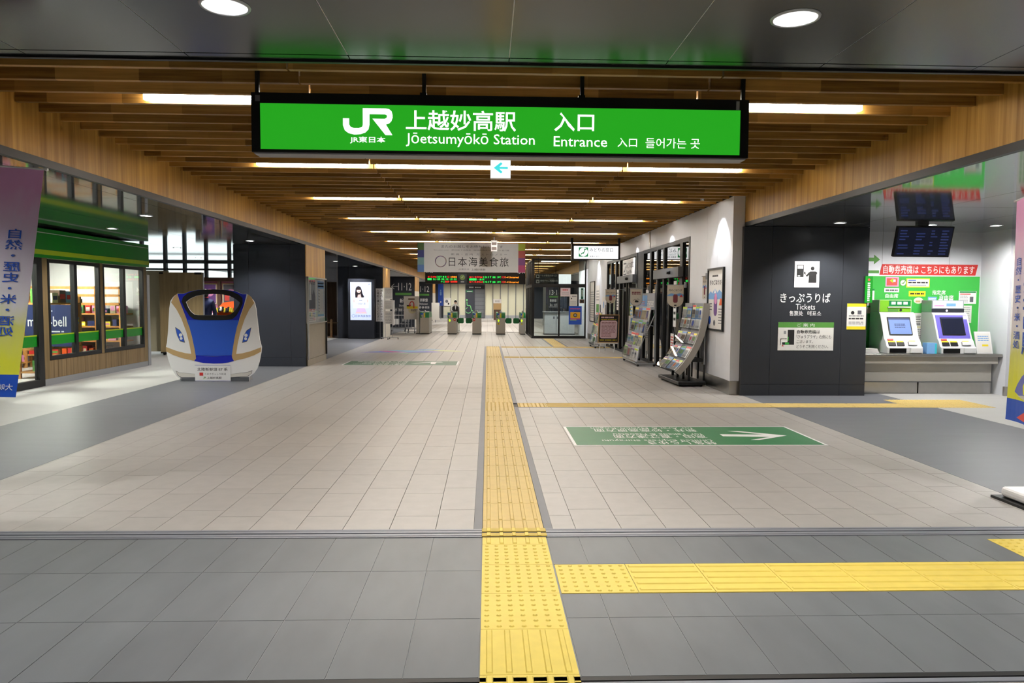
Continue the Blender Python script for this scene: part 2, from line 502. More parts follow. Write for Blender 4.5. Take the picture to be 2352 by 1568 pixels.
# metal door track in the floor
m = MB()
m.box(-9, 9, 4.467, 4.535, FZ, .004, 'alu'); m.box(-9, 9, 4.535, 4.552, FZ, -.006, 'black_metal'); m.box(-9, 9, 4.552, 4.623, FZ, .004, 'alu')
m.box(-9, 9, 4.490, 4.496, .004, .006, 'alu'); m.box(-9, 9, 4.592, 4.600, .004, .006, 'alu')
m.build('door_track', floor)

# tactile paving
def tact(kind, wx, wy, mt='yellow', nx=7, ny=7, bars=5):
    m = MB(); m.box(-wx / 2 + .0015, wx / 2 - .0015, -wy / 2 + .0015, wy / 2 - .0015, FZ, .002, mt)
    if kind == 'dots':
        for i in range(nx):
            for j in range(ny):
                cx, cy = -wx / 2 + wx * (i + .5) / nx, -wy / 2 + wy * (j + .5) / ny
                b0 = [(cx + .013 * math.cos(t * math.pi / 3), cy + .013 * math.sin(t * math.pi / 3), .002) for t in range(6)]
                b1 = [(cx + .007 * math.cos(t * math.pi / 3), cy + .007 * math.sin(t * math.pi / 3), .007) for t in range(6)]
                m.add(b0 + b1, [(t, (t + 1) % 6, 6 + (t + 1) % 6, 6 + t) for t in range(6)] + [(6, 7, 8, 9, 10, 11)], mt)
    else:
        for i in range(bars):
            c = -.5 + (i + .5) / bars
            if kind == 'barsY':
                cx = c * wx; L = wy / 2 - .012
                q = [(cx - .014, -L, .002), (cx + .014, -L, .002), (cx + .014, L, .002), (cx - .014, L, .002), (cx - .009, -L + .005, .007), (cx + .009, -L + .005, .007), (cx + .009, L - .005, .007), (cx - .009, L - .005, .007)]
            else:
                cy = c * wy; L = wx / 2 - .012
                q = [(-L, cy - .014, .002), (L, cy - .014, .002), (L, cy + .014, .002), (-L, cy + .014, .002), (-L + .005, cy - .009, .007), (L - .005, cy - .009, .007), (L - .005, cy + .009, .007), (-L + .005, cy + .009, .007)]
            m.add(q, [(4, 5, 6, 7), (0, 1, 5, 4), (1, 2, 6, 5), (2, 3, 7, 6), (3, 0, 4, 7)], mt)
    return m
TP = {}
def put_tact(kind, x0, x1, y0, y1, mt='yellow', **kw):
    k = (kind, round(x1 - x0, 3), round(y1 - y0, 3), mt)
    if k not in TP:
        o = tact(kind, x1 - x0, y1 - y0, mt, **kw).build('tactile_tile', floor); TP[k] = o
        o.location = ((x0 + x1) / 2, (y0 + y1) / 2, 0)
    else: inst(TP[k], floor, ((x0 + x1) / 2, (y0 + y1) / 2, 0))
SX0, SX1 = -.026, .376
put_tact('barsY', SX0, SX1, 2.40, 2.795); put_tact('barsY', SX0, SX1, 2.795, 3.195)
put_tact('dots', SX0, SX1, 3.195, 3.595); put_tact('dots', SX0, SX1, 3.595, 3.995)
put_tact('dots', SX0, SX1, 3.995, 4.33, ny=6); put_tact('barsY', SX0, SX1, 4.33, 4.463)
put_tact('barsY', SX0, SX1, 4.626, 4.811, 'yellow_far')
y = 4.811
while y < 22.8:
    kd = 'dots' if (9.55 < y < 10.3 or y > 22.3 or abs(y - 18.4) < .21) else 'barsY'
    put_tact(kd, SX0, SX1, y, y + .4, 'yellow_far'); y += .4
YEND = y
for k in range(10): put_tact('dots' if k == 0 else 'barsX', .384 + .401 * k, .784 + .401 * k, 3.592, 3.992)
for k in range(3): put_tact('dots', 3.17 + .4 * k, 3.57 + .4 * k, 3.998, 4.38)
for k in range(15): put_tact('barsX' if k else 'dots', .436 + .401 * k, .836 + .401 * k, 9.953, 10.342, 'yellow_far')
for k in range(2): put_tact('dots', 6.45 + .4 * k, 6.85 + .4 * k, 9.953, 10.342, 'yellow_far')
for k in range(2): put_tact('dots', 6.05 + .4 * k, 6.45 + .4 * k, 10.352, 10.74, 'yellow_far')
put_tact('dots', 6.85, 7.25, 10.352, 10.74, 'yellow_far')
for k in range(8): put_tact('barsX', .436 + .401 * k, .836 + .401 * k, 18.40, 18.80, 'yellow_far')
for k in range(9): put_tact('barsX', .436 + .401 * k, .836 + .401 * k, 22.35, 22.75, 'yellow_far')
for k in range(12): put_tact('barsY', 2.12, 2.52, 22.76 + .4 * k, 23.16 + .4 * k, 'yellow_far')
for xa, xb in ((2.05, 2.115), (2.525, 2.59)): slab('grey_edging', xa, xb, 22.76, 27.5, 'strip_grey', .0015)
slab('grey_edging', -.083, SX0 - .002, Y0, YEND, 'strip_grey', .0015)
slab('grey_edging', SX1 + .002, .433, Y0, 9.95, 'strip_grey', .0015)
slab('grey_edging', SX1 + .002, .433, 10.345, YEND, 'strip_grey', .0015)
slab('grey_edging', .436, 6.4, 9.925, 9.950, 'strip_grey', .001); slab('grey_edging', .436, 6.0, 10.345, 10.370, 'strip_grey', .001)
# yellow caps that carry the guiding bars over the track
m = MB()
for ya, yb in ((4.470, 4.532), (4.556, 4.622)):
    for i in range(5):
        cx = SX0 + .402 * (i + .5) / 5
        m.box(cx - .012, cx + .012, ya, yb, .004, .013, 'yellow')
    m.box(SX0 - .004, SX1 + .008, ya, yb, .004, .009, 'yellow_hump')
m.build('tactile_track_cap', floor, .002)

# ---- entrance ceiling (grey metal panels, z = 3.0)
CZ = 3.0
ceil_f = struct('ceiling_entrance', 'grey glossy metal panel ceiling of the entrance passage', (0, 0, CZ))
pe = [.13 + k for k in range(-9, 10)]
DL = [(-1.36, 3.86), (1.63, 3.87)]
FC = Frame((0, 0, CZ), (1, 0, 0), (0, -1, 0))      # looks down: u = +X, v = -Y, n = -Z
for a, b in zip(pe[:-1], pe[1:]):
    for p, q in ((-8.5, -4.5), (-4.5, -.5), (-.5, 4.585), (4.592, 4.685)):
        holes = [circle(x, -y, .115, 28) for x, y in DL if a < x < b and p < y < q]
        MB().poly(FC, rect(a + .003, -q + .003, b - .003, -p - .003), -.02, 0, 'ceil_metal', holes).build('ceiling_panel', ceil_f)
MB().box(-9, 10, -8.6, 4.69, CZ + .14, CZ + .2, 'black').build('ceiling_deck', ceil_f)
for a in pe[1:-1]: MB().box(a - .006, a + .006, -8.5, 4.585, CZ + .003, CZ + .012, 'white').build('joint_strip', ceil_f)
MB().box(-9, 10, 4.688, 4.72, CZ - .012, 3.5, 'black').build('ceiling_edge_trim', ceil_f)
def downlight(x, y, z, label, watts, r=.11, recess=True, ang=125, tilt=(0, 0, -1)):
    t = thing('downlight', label, 'ceiling light', (x, y, z), 'round recessed downlights')
    m = MB(); m.lathe((x, y, z), [(r + .018, .0), (r + .016, -.006), (r + .002, -.007), (r, .0)], 'silver', 28); m.build('trim_ring', t)
    if recess:
        m = MB(); m.lathe((x, y, z), [(r, 0), (r * .9, .05), (r * .55, .095)], 'white_gloss', 28); m.build('reflector', t)
        m = MB(); m.lathe((x, y, z), [(r * .55, .094), (.0005, .094)], 'lamp_disc', 28); m.build('lamp', t)
        m = MB(); m.lathe((x, y, z), [(r + .004, -.0005), (r + .004, .11), (.0005, .11)], 'grey', 20); m.build('housing', t)
        spot('downlight_beam', (x, y, z + .085), watts, ang, .6, .05, parent=t)
    else:
        m = MB(); m.lathe((x, y, z), [(r, -.002), (.0005, -.002)], 'lamp_disc', 24); m.build('lamp', t)
        spot('downlight_beam', (x, y, z - .02), watts, ang, .6, .05, parent=t, aim=tilt)
    return t
downlight(DL[0][0], DL[0][1], CZ, 'round recessed downlight in the entrance ceiling above the left half of the sign', SPOT_FRONT)
downlight(DL[1][0], DL[1][1], CZ, 'round recessed downlight in the entrance ceiling above the right half of the sign', SPOT_FRONT)
for k, (x, y) in enumerate([(-4.4, 3.86), (4.7, 3.86), (-4.4, .8), (-1.36, .8), (1.63, .8), (4.7, .8), (-1.36, -2.3), (1.63, -2.3)]):
    downlight(x, y, CZ - .001, 'round downlight of the passage ceiling, nearer than the picture shows', SPOT_FRONT, recess=False)

# ---- slatted wooden ceiling
ceil_w = struct('ceiling', 'ceiling of brown wooden slats', (0, 0, 3.13))
MB().box(XL - .1, XR + .1, 4.7, 62, 3.42, 3.5, 'grey').build('ceiling_deck', ceil_w)
SEG = [(XL + .002, -1.445), (-1.43, 1.705), (1.72, XR - .002)]
slat_src = {}
PITCH = .327
stuff = MB(); LAMP_ROWS = []
for k in range(168):
    yb = 5.35 + PITCH * k
    for si, (a, b) in enumerate(SEG):
        if yb > 11.4 and yb < 31 and si == 2: b = min(b, 3.86)
        if k < 100:
            key = (si, round(b, 3))
            if key not in slat_src:
                L = (b - a) / 2
                o = MB().box(-L, L, -.045, 0, 0, .15, 'slat_wood').build('slat'); o.parent = ceil_w; slat_src[key] = o
                o.location = ((a + b) / 2, yb, 0)
            else: inst(slat_src[key], ceil_w, ((a + b) / 2, yb, 0))
        else: stuff.box(a, b, yb - .045, yb, 3.13, 3.28, 'slat_wood')
    if k % 9 == 3: LAMP_ROWS.append(yb)
tag(stuff.build('far_slats', ceil_w), kind='stuff')
m = MB()
for xx in (-1.30, 1.58):
    for k in range(0, 100): m.box(xx - .006, xx + .006, 5.30 + PITCH * k, 5.30 + PITCH * (k + 1), 3.285, 3.30, 'grey_d')
tag(m.build('slat_carrier', ceil_w))
# long lamps hidden between the slats
LSEG = [(-2.87, -1.52), (-1.40, .10), (.20, 1.69), (1.80, 3.22)]
names = ['leftmost', 'second from the left', 'third from the left', 'rightmost']
ordn = ['first', 'second', 'third', 'fourth', 'fifth', 'sixth', 'seventh', 'eighth', 'ninth', 'tenth', 'eleventh', 'twelfth', 'thirteenth', 'fourteenth', 'fifteenth', 'sixteenth', 'seventeenth', 'eighteenth', 'nineteenth']
lamp_proto = {}
for r, yb in enumerate(LAMP_ROWS):
    for s, (a, b) in enumerate(LSEG):
        t = thing('line_lamp', 'line lamp between ceiling slats, %s row from the entrance, %s' % (ordn[r], names[s]), 'ceiling light', ((a + b) / 2, yb - .10, 3.17), 'line lamps between the slats')
        k = round(b - a, 3)
        if k not in lamp_proto:
            h = (b - a) / 2
            x0, y0_, z0_ = (a + b) / 2, yb - .10, 3.17
            o1 = MB().box(x0 - h, x0 + h, y0_ - .026, y0_ + .026, z0_ - .028, z0_ + .03, 'lamp_warm').build('tube', t)
            o2 = MB().box(x0 - h - .015, x0 + h + .015, y0_ - .024, y0_ + .024, z0_ + .03, z0_ + .06, 'white').build('batten', t)
            lamp_proto[k] = (o1, o2)
        else:
            for src in lamp_proto[k]: inst(src, t, (0, 0, 0))

# ---- wooden fascias along both sides
def fascia(name, x, sgn, runs, zb=2.73, zt=3.42):
    w_ = struct(name, 'wooden fascia along the slatted ceiling', (x, 0, zb))
    for y0_, y1_ in runs:
        y = y0_
        while y < y1_ - .05:
            q = min(y + 1.21, y1_)
            MB().box(x, x + sgn * .03, y + .001, q - .001, zb, zt, 'fascia_wood').build('fascia_panel', w_)
            y = q
        MB().box(x - sgn * .004, x + sgn * .05, y0_, y1_, 2.66, zb, 'black_metal').build('edge_profile', w_)
    return w_
fascia('trim_left', XL, -1, [(4.72, 15.9), (15.9, 62)])
fascia('trim_right', XR, 1, [(4.72, 11.35), (31.0, 62)])

# ---- side ceilings of mirror-like panels
def soffit(name, x0, x1, y0_, y1_, z, step, label):
    s_ = struct(name, label, ((x0 + x1) / 2, y0_, z))
    y = y0_
    while y < y1_ - .05:
        q = min(y + 4.0, y1_); a = x0
        while a < x1 - .05:
            b = min(a + step, x1)
            MB().box(a + .004, b - .004, y + .004, q - .004, z, z + .02, 'soffit_metal').build('ceiling_panel', s_)
            a = b
        y = q
    MB().box(x0, x1, y0_, y1_, z + .05, z + .1, 'black').build('ceiling_deck', s_)
    return s_
soffit('ceiling_left', -12.0, XL - .05, 4.72, 30.5, 2.66, 1.55, 'mirror-like metal panel ceiling on the shop side')
soffit('ceiling_right', XR + .05, 9.9, 4.72, 12.5, 2.66, 1.45, 'mirror-like metal panel ceiling on the ticket machine side')
m = MB(); m.box(-12.0, XL - .05, 30.5, 62, 2.66, 2.75, 'wall_plain'); tag(m.build('ceiling_far'), kind='structure')
m = MB(); m.box(XR + .05, 12.5, 12.5, 62, 2.95, 3.05, 'wall_plain'); tag(m.build('ceiling_office'), kind='structure')
SD = [(-4.88, 10.55, 'near the left banner flag'), (-4.86, 15.0, 'before the first left pillar'), (-4.8, 23.0, 'of the passage behind the left pillar'), (-4.8, 26.4, 'above the tall digital screen'),
      (5.22, 10.6, 'in front of the dark Tickets pillar'), (-4.9, 6.4, 'at the near end of the shop side'), (5.2, 6.4, 'at the near end of the ticket side'), (7.4, 9.4, 'in front of the ticket machines'), (-6.4, 12.6, 'nearest the shop windows'), (-7.3, 17.3, 'placed to brighten the wood partition'), (-8.5, 21.6, 'added to brighten the red stall'), (6.7, 10.75, 'added to light the blue screen ticket machine'), (7.7, 10.75, 'added to light the violet ticket machine')]  # downlights for stall, partition and ticket machines put in to brighten them
for x, y, lb in SD: downlight(x, y, 2.659, 'small round downlight in the shiny side ceiling ' + lb, SPOT_SIDE * (.68 if x > 6 else .6 if x < -6 and y < 15 else 1.0), r=.075, recess=False, ang=165 if x > 6 else 125)

# ---- enclosing walls (outside the picture, they close the room)
def wallbox(name, x0, x1, y0_, y1_, z0, z1, mt='wall_plain', label=None):
    o = MB().box(x0, x1, y0_, y1_, z0, z1, mt).build(name); return tag(o, label, kind='structure')
wallbox('wall_back', -9, 10, -8.8, -8.6, -.1, 3.2, 'wall_plain')
wallbox('wall_passage_left', -9.2, -9, -8.8, 4.6, -.1, 3.2); wallbox('wall_passage_right', 9.8, 10, -8.8, 11.2, -.1, 3.2)
# ================================================================ LEFT SIDE
def panels_y(root, x0, x1, edges, z0, z1, mt, depth, y, name='wall_panel', g=.004, zsplit=None):
    """flush panels on a wall that faces the entrance (-Y)"""
    for a, b in zip(edges[:-1], edges[1:]):
        for c, d in ([(z0, z1)] if zsplit is None else [(z0, zsplit), (zsplit, z1)]):
            MB().box(a + g / 2, b - g / 2, y, y + depth, c + g / 2, d - g / 2, mt).build(name, root)

# ---- first dark pillar on the left, with the poster case on its side
P1Y = 15.9
pl1 = struct('wall_pillar_left', 'dark grey panelled pillar behind the train board', (-4.74, P1Y, 0))
MB().box(-5.50, XL - .002, P1Y + .03, 17.75, 0, 2.66, 'black').build('pillar_core', pl1)
panels_y(pl1, 0, 0, [-5.51, -5.19, -4.29, XL], .0, 2.658, 'charcoal', .03, P1Y, zsplit=.19)
MB().box(XL - .002, XL + .012, P1Y + .02, 17.78, 1.97, 2.66, 'fascia_wood').build('wood_cladding', pl1)
MB().box(-5.52, -5.50, P1Y + .01, 17.75, 0, 2.655, 'charcoal').build('wall_panel', pl1)
pc = thing('poster_case', 'steel and glass poster case on the side of the first dark pillar', 'poster case', (XL + .02, 16.85, 0))
FP = face_px(XL + .002, 16.85, 0)
MB().fbox(FP, -.9, .9, .0, .14, 0, .028, 'case_panel').build('plinth', pc)
MB().fbox(FP, -.9, .9, .145, .93, 0, .024, 'case_panel').build('lower_panel', pc)
MB().fbox(FP, -.9, .9, .935, 1.96, 0, .012, 'off_white').build('back_board', pc)
for a, b, c, d in ((-.9, -.87, .14, 1.97), (.87, .9, .14, 1.97), (-.87, .87, 1.94, 1.97), (-.87, .87, .92, .945)):
    MB().fbox(FP, a, b, c, d, .012, .055, 'black_metal' if a > 0 else 'steel').build('frame_bar', pc)
MB().fbox(FP, -.868, .868, .948, 1.938, .045, .048, 'clear').build('pane', pc)
def poster(name, label, F, w_, h_, draw, th=.004, bm='paper', cat='poster', frame=None, fw=.02, group=None, fth=.015):
    t = thing(name, label, cat, F.at(w_ / 2, 0, 0), group)
    sh = MB().fbox(F, 0, w_, 0, h_, 0, th, bm).build('sheet', t)
    m = MB(); draw(m, F.sub(0, 0, th)); 
    if m.v: m.build('print', sh)
    if frame:
        for k, (a, b, c, d) in enumerate(((-fw, 0, -fw, h_ + fw), (w_, w_ + fw, -fw, h_ + fw), (0, w_, -fw, 0), (0, w_, h_, h_ + fw))):
            MB().fbox(F, a, b, c, d, 0, fth, frame).build('frame_bar', t)
    return t
def lines(m, F, x0, x1, y0, y1, n, mt, fill=.5, seed=1, d=.001):
    r = random.Random(seed); h = (y1 - y0) / n
    for i in range(n):
        y = y1 - (i + 1) * h; x = x0
        while x < x1 - .01:
            L = min(x1 - x, (x1 - x0) * r.uniform(.12, .35))
            m.fbox(F, x, x + L * .86, y + h * (1 - fill) / 2, y + h * (1 + fill) / 2, 0, d, mt); x += L
def d1(m, F):
    m.poly(F, rect(.03, .55, .68, .95), 0, .001, 'grey')
    m.poly(F, [(.03, .3), (.68, .3), (.68, .58), (.5, .74), (.38, .62), (.2, .86), (.03, .6)], 0, .0015, 'ink_soft')
    m.poly(F, [(.1, .5), (.3, .5), (.26, .85), (.15, .9)], 0, .002, 'off_white')
    lines(m, F, .06, .64, .22, .34, 3, 'red_print', .5, 3); lines(m, F, .05, .66, .84, .93, 2, 'ink', .5, 4)
poster('station_poster', 'faded grey travel poster in the case, the one nearer the entrance', face_px(XL + .015, 16.05, .955), .72, .96, d1)
def d2(m, F):
    m.poly(F, rect(.03, .05, .67, .88), 0, .001, 'blue_pale'); m.poly(F, rect(.06, .1, .64, .7), 0, .0015, 'off_white')
    lines(m, F, .05, .66, .72, .86, 2, 'ink_soft', .5, 8)
    for k in range(8): m.poly(F, [(.1, .68 - .07 * k), (.2, .66 - .07 * k), (.14, .63 - .07 * k)], 0, .002, 'ink')
    lines(m, F, .3, .6, .12, .4, 6, 'blue', .4, 5)
poster('station_poster', 'pale blue travel poster in the case, the one farther from the entrance', face_px(XL + .015, 16.92, 1.02), .70, .9, d2)
poster('notice_sheet', 'small white notice under the faded grey poster in the case', face_px(XL + .021, 16.06, .955), .62, .24, lambda m, F: lines(m, F, .04, .58, .03, .21, 5, 'ink_soft', .35, 6), .002)

# ---- side passage behind the pillar: back wall, brown door panel, rope post
wl = struct('wall_left_passage', 'pale wall with a brown wooden panel in the side passage', (-6.5, 28.6, 0))
MB().box(-8.2, -5.60, 28.75, 28.9, 0, 2.66, 'wall_white').build('plaster', wl)
MB().box(-8.1, -5.86, 28.70, 28.75, .02, 2.13, 'brown_wood').build('wood_panel', wl)
MB().box(-5.80, -5.66, 28.0, 28.75, 0, 2.66, 'white').build('door_jamb', wl)
t = thing('rope_post', 'wooden rope barrier post in the side passage', 'barrier post', (-5.95, 27.7, 0))
m = MB(); m.lathe((-5.95, 27.7, 0), [(.0, .0), (.14, .0), (.14, .02), (.05, .035)], 'light_post', 16); m.build('base', t)
m = MB(); m.lathe((-5.95, 27.7, 0), [(.05, .03), (.05, .66), (.035, .70), (0, .71)], 'light_post', 14); m.build('post', t)
m = MB(); m.tube((-6.6, 27.7, .56), (-5.62, 27.7, .56), .012, 'gold'); m.build('rope', t)

# ---- second dark pillar with its lit wooden side
def far_pillar(name, y, x0, x1, depth, label):
    p = struct(name, label, ((x0 + x1) / 2, y, 0))
    MB().box(x0, x1, y + .03, y + depth, 0, 2.66, 'black').build('pillar_core', p)
    panels_y(p, 0, 0, [x0, x0 + (x1 - x0) * .25, x1], 0, 2.658, 'charcoal', .03, y, zsplit=.19)
    MB().box(x1, x1 + .02, y + .01, y + depth, 1.9, 2.66, 'fascia_wood').build('wood_cladding', p)
    MB().box(x1, x1 + .02, y + .01, y + depth, 0, 1.9, 'off_white').build('side_board', p)
    return p
pl2 = far_pillar('wall_pillar_left_second', 27.25, -5.60, -3.93, 1.9, 'dark grey pillar behind the tall digital screen')
pl3 = far_pillar('wall_pillar_left_third', 38.4, -5.35, -3.86, 2.4, 'dark grey pillar with the first platform numbers 11 and 12')
pl4 = far_pillar('wall_pillar_left_fourth', 49.5, -5.3, -3.75, 2.4, 'dark grey pillar with the farther platform numbers 11 and 12')
for k, (x, y) in enumerate(((-3.72, 28.2), (-3.65, 39.0), (-3.55, 50.2), (-3.6, 57))):
    spot('wall_washer', (x, y, 3.1), SPOT_WALL * .9, 50, .4, .03, (1, .9, .72), (-.12, 0, -1), ceil_w)
def plat_text(p, y, x0, x1, z0, arrow):
    F = face_cam(x0, y, z0); W = x1 - x0; m = MB()
    if arrow:
        m.path([F.at(0, .21, .004), F.at(.34, .21, .004)], .014, 'white'); m.path([F.at(.16, .35, .004), F.at(0, .21, .004), F.at(.16, .07, .004)], .014, 'white')
    m.text(F, '11·12', .36 if arrow else 0, .0, W, .4, 'white', .004, .012)
    m.fbox(F, .2 if arrow else 0, W, -.25, -.12, 0, .004, 'green_print')
    m.text(F, '新幹線', W - .62, -.66, W - .1, -.42, 'white', .004, .02); m.text(F, 'Shinkansen', W - .66, -.86, W - .1, -.74, 'white', .004)
    m.text(F, '長野・高崎・東京方面', .1, -1.12, W, -.96, 'white', .004, .01); m.fbox(F, .05, W, -1.32, -1.295, 0, .004, 'white')
    m.text(F, '待合室', W - .5, -1.66, W - .1, -1.48, 'white', .004, .01); m.text(F, 'Waiting Room', W - .6, -1.82, W - .1, -1.72, 'white', .004)
    m.fbox(F, W - .95, W - .65, -1.8, -1.5, 0, .004, 'white')
    m.build('platform_lettering', p)
plat_text(pl3, 38.39, -5.08, -4.02, 1.93, True)
plat_text(pl4, 49.49, -4.78, -3.98, 1.95, False)

# ---- tall digital screen
t = thing('digital_screen', 'tall black digital signage stand showing a smiling woman on a lit screen', 'screen', (-4.68, 26.95, 0))
MB().box(-5.16, -4.19, 26.9, 27.22, 0.0, .02, 'black').build('foot', t)
MB().box(-5.16, -4.19, 26.88, 27.2, .02, 2.22, 'charcoal').build('housing', t, .006)
F = face_cam(-5.08, 26.88, .68)
MB().fbox(F, 0, .80, 0, 1.43, 0, .006, 'black_gloss').build('bezel', t)
scr = MB().fbox(F, .012, .788, .012, 1.418, .006, .009, 'screen_blue').build('screen', t)
m = MB(); G_ = F.sub(0, 0, .0095)
m.poly(G_, [(.2, .84), (.19, 1.0), (.21, 1.18), (.25, 1.25), (.32, 1.27), (.39, 1.24), (.43, 1.14), (.46, 1.0), (.52, .88), (.5, .85)], 0, .001, 'screen_hair')
m.poly(G_, circle(.325, 1.10, .078, 18), .001, .002, 'screen_skin'); m.poly(G_, [(.25, 1.13), (.4, 1.13), (.39, 1.2), (.33, 1.23), (.26, 1.2)], .002, .003, 'screen_hair')
m.poly(G_, [(.27, .85), (.3, .98), (.33, .93), (.38, 1.0), (.42, .85)], .001, .002, 'screen_skin')
m.poly(G_, rrect(.3, 1.055, .36, 1.07, .006), .002, .003, 'red_print')
m.poly(G_, rect(.12, .46, .68, .84), .002, .003, 'screen_white')
m.text(G_, '上越妙高', .22, .58, .58, .66, 'screen_ink', .004); lines(m, G_.sub(0, 0, .003), .34, .46, .73, .77, 1, 'screen_ink', .6, 8)
for a in (.15, .64): m.poly(G_, rrect(a - .03, .66, a + .03, .78, .028), .003, .004, 'screen_skin')
m.poly(G_, [(.27, .46), (.54, .46), (.62, .26), (.2, .26)], 0, .001, 'screen_pink')
for a in (.3, .5): m.poly(G_, rrect(a - .09, .26, a + .09, .31, .02), .001, .002, 'screen_skin')
m.poly(G_, circle(.12, .17, .055, 22), 0, .001, 'screen_ink', [circle(.12, .17, .046, 22)])
m.text(G_, '日本海美食旅', .2, .12, .76, .21, 'screen_ink', .002); m.text(G_, 'JR', .66, 1.30, .75, 1.36, 'screen_ink', .002, .03)
m.build('picture', scr)

# ---- vertical notice beside the screen
t = thing('vertical_sign', 'narrow white upright sign with two columns of black writing beside the screen', 'sign', (-4.0, 27.08, 0))
MB().box(-4.16, -3.87, 27.06, 27.10, .64, 1.87, 'white').build('board', t)
MB().box(-4.03, -4.0, 27.10, 27.16, .0, 1.6, 'grey_d').build('stem', t); MB().box(-4.15, -3.88, 27.04, 27.22, 0, .02, 'grey_d').build('foot', t)
F = face_cam(-4.16, 27.058, .64)
MB().text(F, '\n'.join('改札内に売店はありません'), .165, .04, .255, 1.19, 'ink', .001, .015).build('lettering', t); MB().text(F, '\n'.join('入場前に購入してください'), .035, .04, .125, 1.19, 'ink', .001, .015).build('lettering', t)

# ---- wheeled leaflet stand
t = thing('leaflet_stand', 'slim wheeled grey stand holding white notices beside the dark pillar', 'stand', (-3.6, 26.6, 0))
for a, b in ((-3.76, -3.74), (-3.50, -3.48)): MB().box(a, b, 26.59, 26.61, .06, 1.9, 'silver').build('upright', t)
MB().box(-3.9, -3.26, 26.59, 26.61, .06, .08, 'silver').build('foot_bar', t); MB().box(-3.63, -3.61, 26.35, 26.85, .06, .08, 'silver').build('foot_bar', t)
for x, y in ((-3.88, 26.6), (-3.28, 26.6), (-3.62, 26.37), (-3.62, 26.83)):
    m = MB(); m.lathe((x - .012, y, .03), [(0, 0), (.03, 0), (.03, .024), (0, .024)], 'black', 12, 'X'); m.build('caster', t)
for z0, z1, dr in ((1.47, 1.9, 3), (1.10, 1.45, 4), (.56, 1.04, 5)):
    F = face_cam(-3.77, 26.58, z0)
    MB().fbox(F, 0, .29, 0, z1 - z0, 0, .01, 'paper').build('notice', t)
    m = MB(); lines(m, F.sub(0, 0, .01), .03, .26, .04, z1 - z0 - .05, 7, 'grey', .3, dr); m.build('print', t)
MB().box(-3.47, -3.42, 26.5, 26.7, .52, 1.44, 'white').build('side_card', t); MB().box(-3.80, -3.775, 26.5, 26.7, .55, 1.44, 'white').build('side_card', t)

# ---- barrier fence in front of the pillar
def fence(x0, x1, y, label):
    t = thing('barrier_fence', label, 'fence', ((x0 + x1) / 2, y, 0))
    MB().box(x0, x1, y - .015, y + .015, 1.06, 1.09, 'silver').build('top_rail', t); MB().box(x0, x1, y - .015, y + .015, .16, .19, 'silver').build('bottom_rail', t)
    n = int((x1 - x0) / .13); b = None
    for i in range(n + 1):
        x = x0 + (x1 - x0) * i / n
        if b is None: b = MB().box(x - .009, x + .009, y - .009, y + .009, .19, 1.06, 'silver').build('bar', t); bx0 = x
        else: inst(b, t, (x - bx0, 0, 0))
    for x in (x0 + .12, x1 - .12):
        MB().box(x - .02, x + .02, y - .2, y + .2, .05, .08, 'grey_d').build('foot', t); MB().box(x - .02, x + .02, y - .015, y + .015, .08, .19, 'grey_d').build('foot', t)
        for dy in (-.18, .18):
            m = MB(); m.lathe((x - .012, y + dy, .035), [(0, 0), (.035, 0), (.035, .024), (0, .024)], 'black', 12, 'X'); m.build('caster', t)
fence(-4.45, -3.62, 33.0, 'grey wheeled barrier fence left of the arrow board'); fence(-3.58, -3.06, 31.7, 'short grey wheeled barrier fence behind the white arrow board')

# ---- board with the red arrow
t = thing('direction_board', 'white board with a red bent arrow hung on the barrier by the ticket gates', 'sign', (-3.25, 31.05, 0))
F = face_cam(-3.585, 31.05, .61)
MB().fbox(F, 0, .66, 0, .995, -.02, 0, 'paper').build('board', t)
m = MB(); m.fbox(F, .19, .47, .84, .90, 0, .002, 'brown')
arc = [(.35 + .085 * math.cos(a), .66 + .1 * math.sin(a)) for a in [math.pi * i / 12 for i in range(13)]]
m.path([F.at(.435, .48, .004)] + [F.at(a, b, .004) for a, b in arc] + [F.at(.265, .62, .004)], .02, 'red')
m.poly(F, [(.2, .63), (.33, .63), (.265, .53)], 0, .005, 'red'); m.fbox(F, .13, .27, .55, .61, 0, .003, 'ink')
m.poly(F, circle(.36, .42, .17, 20), 0, .001, 'cream')
m.fbox(F, .13, .60, .46, .56, .001, .005, 'yellowprint'); lines(m, F.sub(0, 0, .002), .3, .6, .34, .44, 2, 'ink_soft', .5, 9); m.build('print', t)
for x in (-3.5, -3.12): MB().box(x - .012, x + .012, 31.07, 31.095, .02, .9, 'silver').build('leg', t)
for x in (-3.5, -3.12): MB().box(x - .02, x + .02, 30.95, 31.2, .0, .02, 'silver').build('foot', t)
# ---- the shop on the left: front wall at x = -7.4 facing +X
SXW = -7.4
shop = struct('wall_shop', 'shop front with a green fascia, wood boarding and dark framed windows', (SXW, 12, 0))
FS = face_px(SXW, 0, 0)                 # a = world Y, b = z
MB().fbox(FS, 8.0, 15.95, 2.14, 2.62, -.12, .06, 'green_fascia').build('fascia', shop)
MB().fbox(FS, 8.0, 15.95, 2.19, 2.27, .06, .066, 'lime').build('fascia_stripe', shop)
MB().fbox(FS, 8.0, 15.95, 2.545, 2.557, .06, .066, 'white').build('fascia_line', shop)
MB().fbox(FS, 12.27, 15.93, 0, .11, -.1, .005, 'grey').build('plinth', shop)
MB().fbox(FS, 15.80, 15.95, .11, 2.14, -.1, .0, 'panel_wood').build('corner_post', shop)
MB().fbox(FS, 12.27, 12.42, .11, 2.14, -.1, .0, 'panel_wood').build('corner_post', shop)
MB().fbox(FS, 12.42, 15.80, .11, .42, -.1, -.02, 'black').build('board_backing', shop)
k0 = 12.42
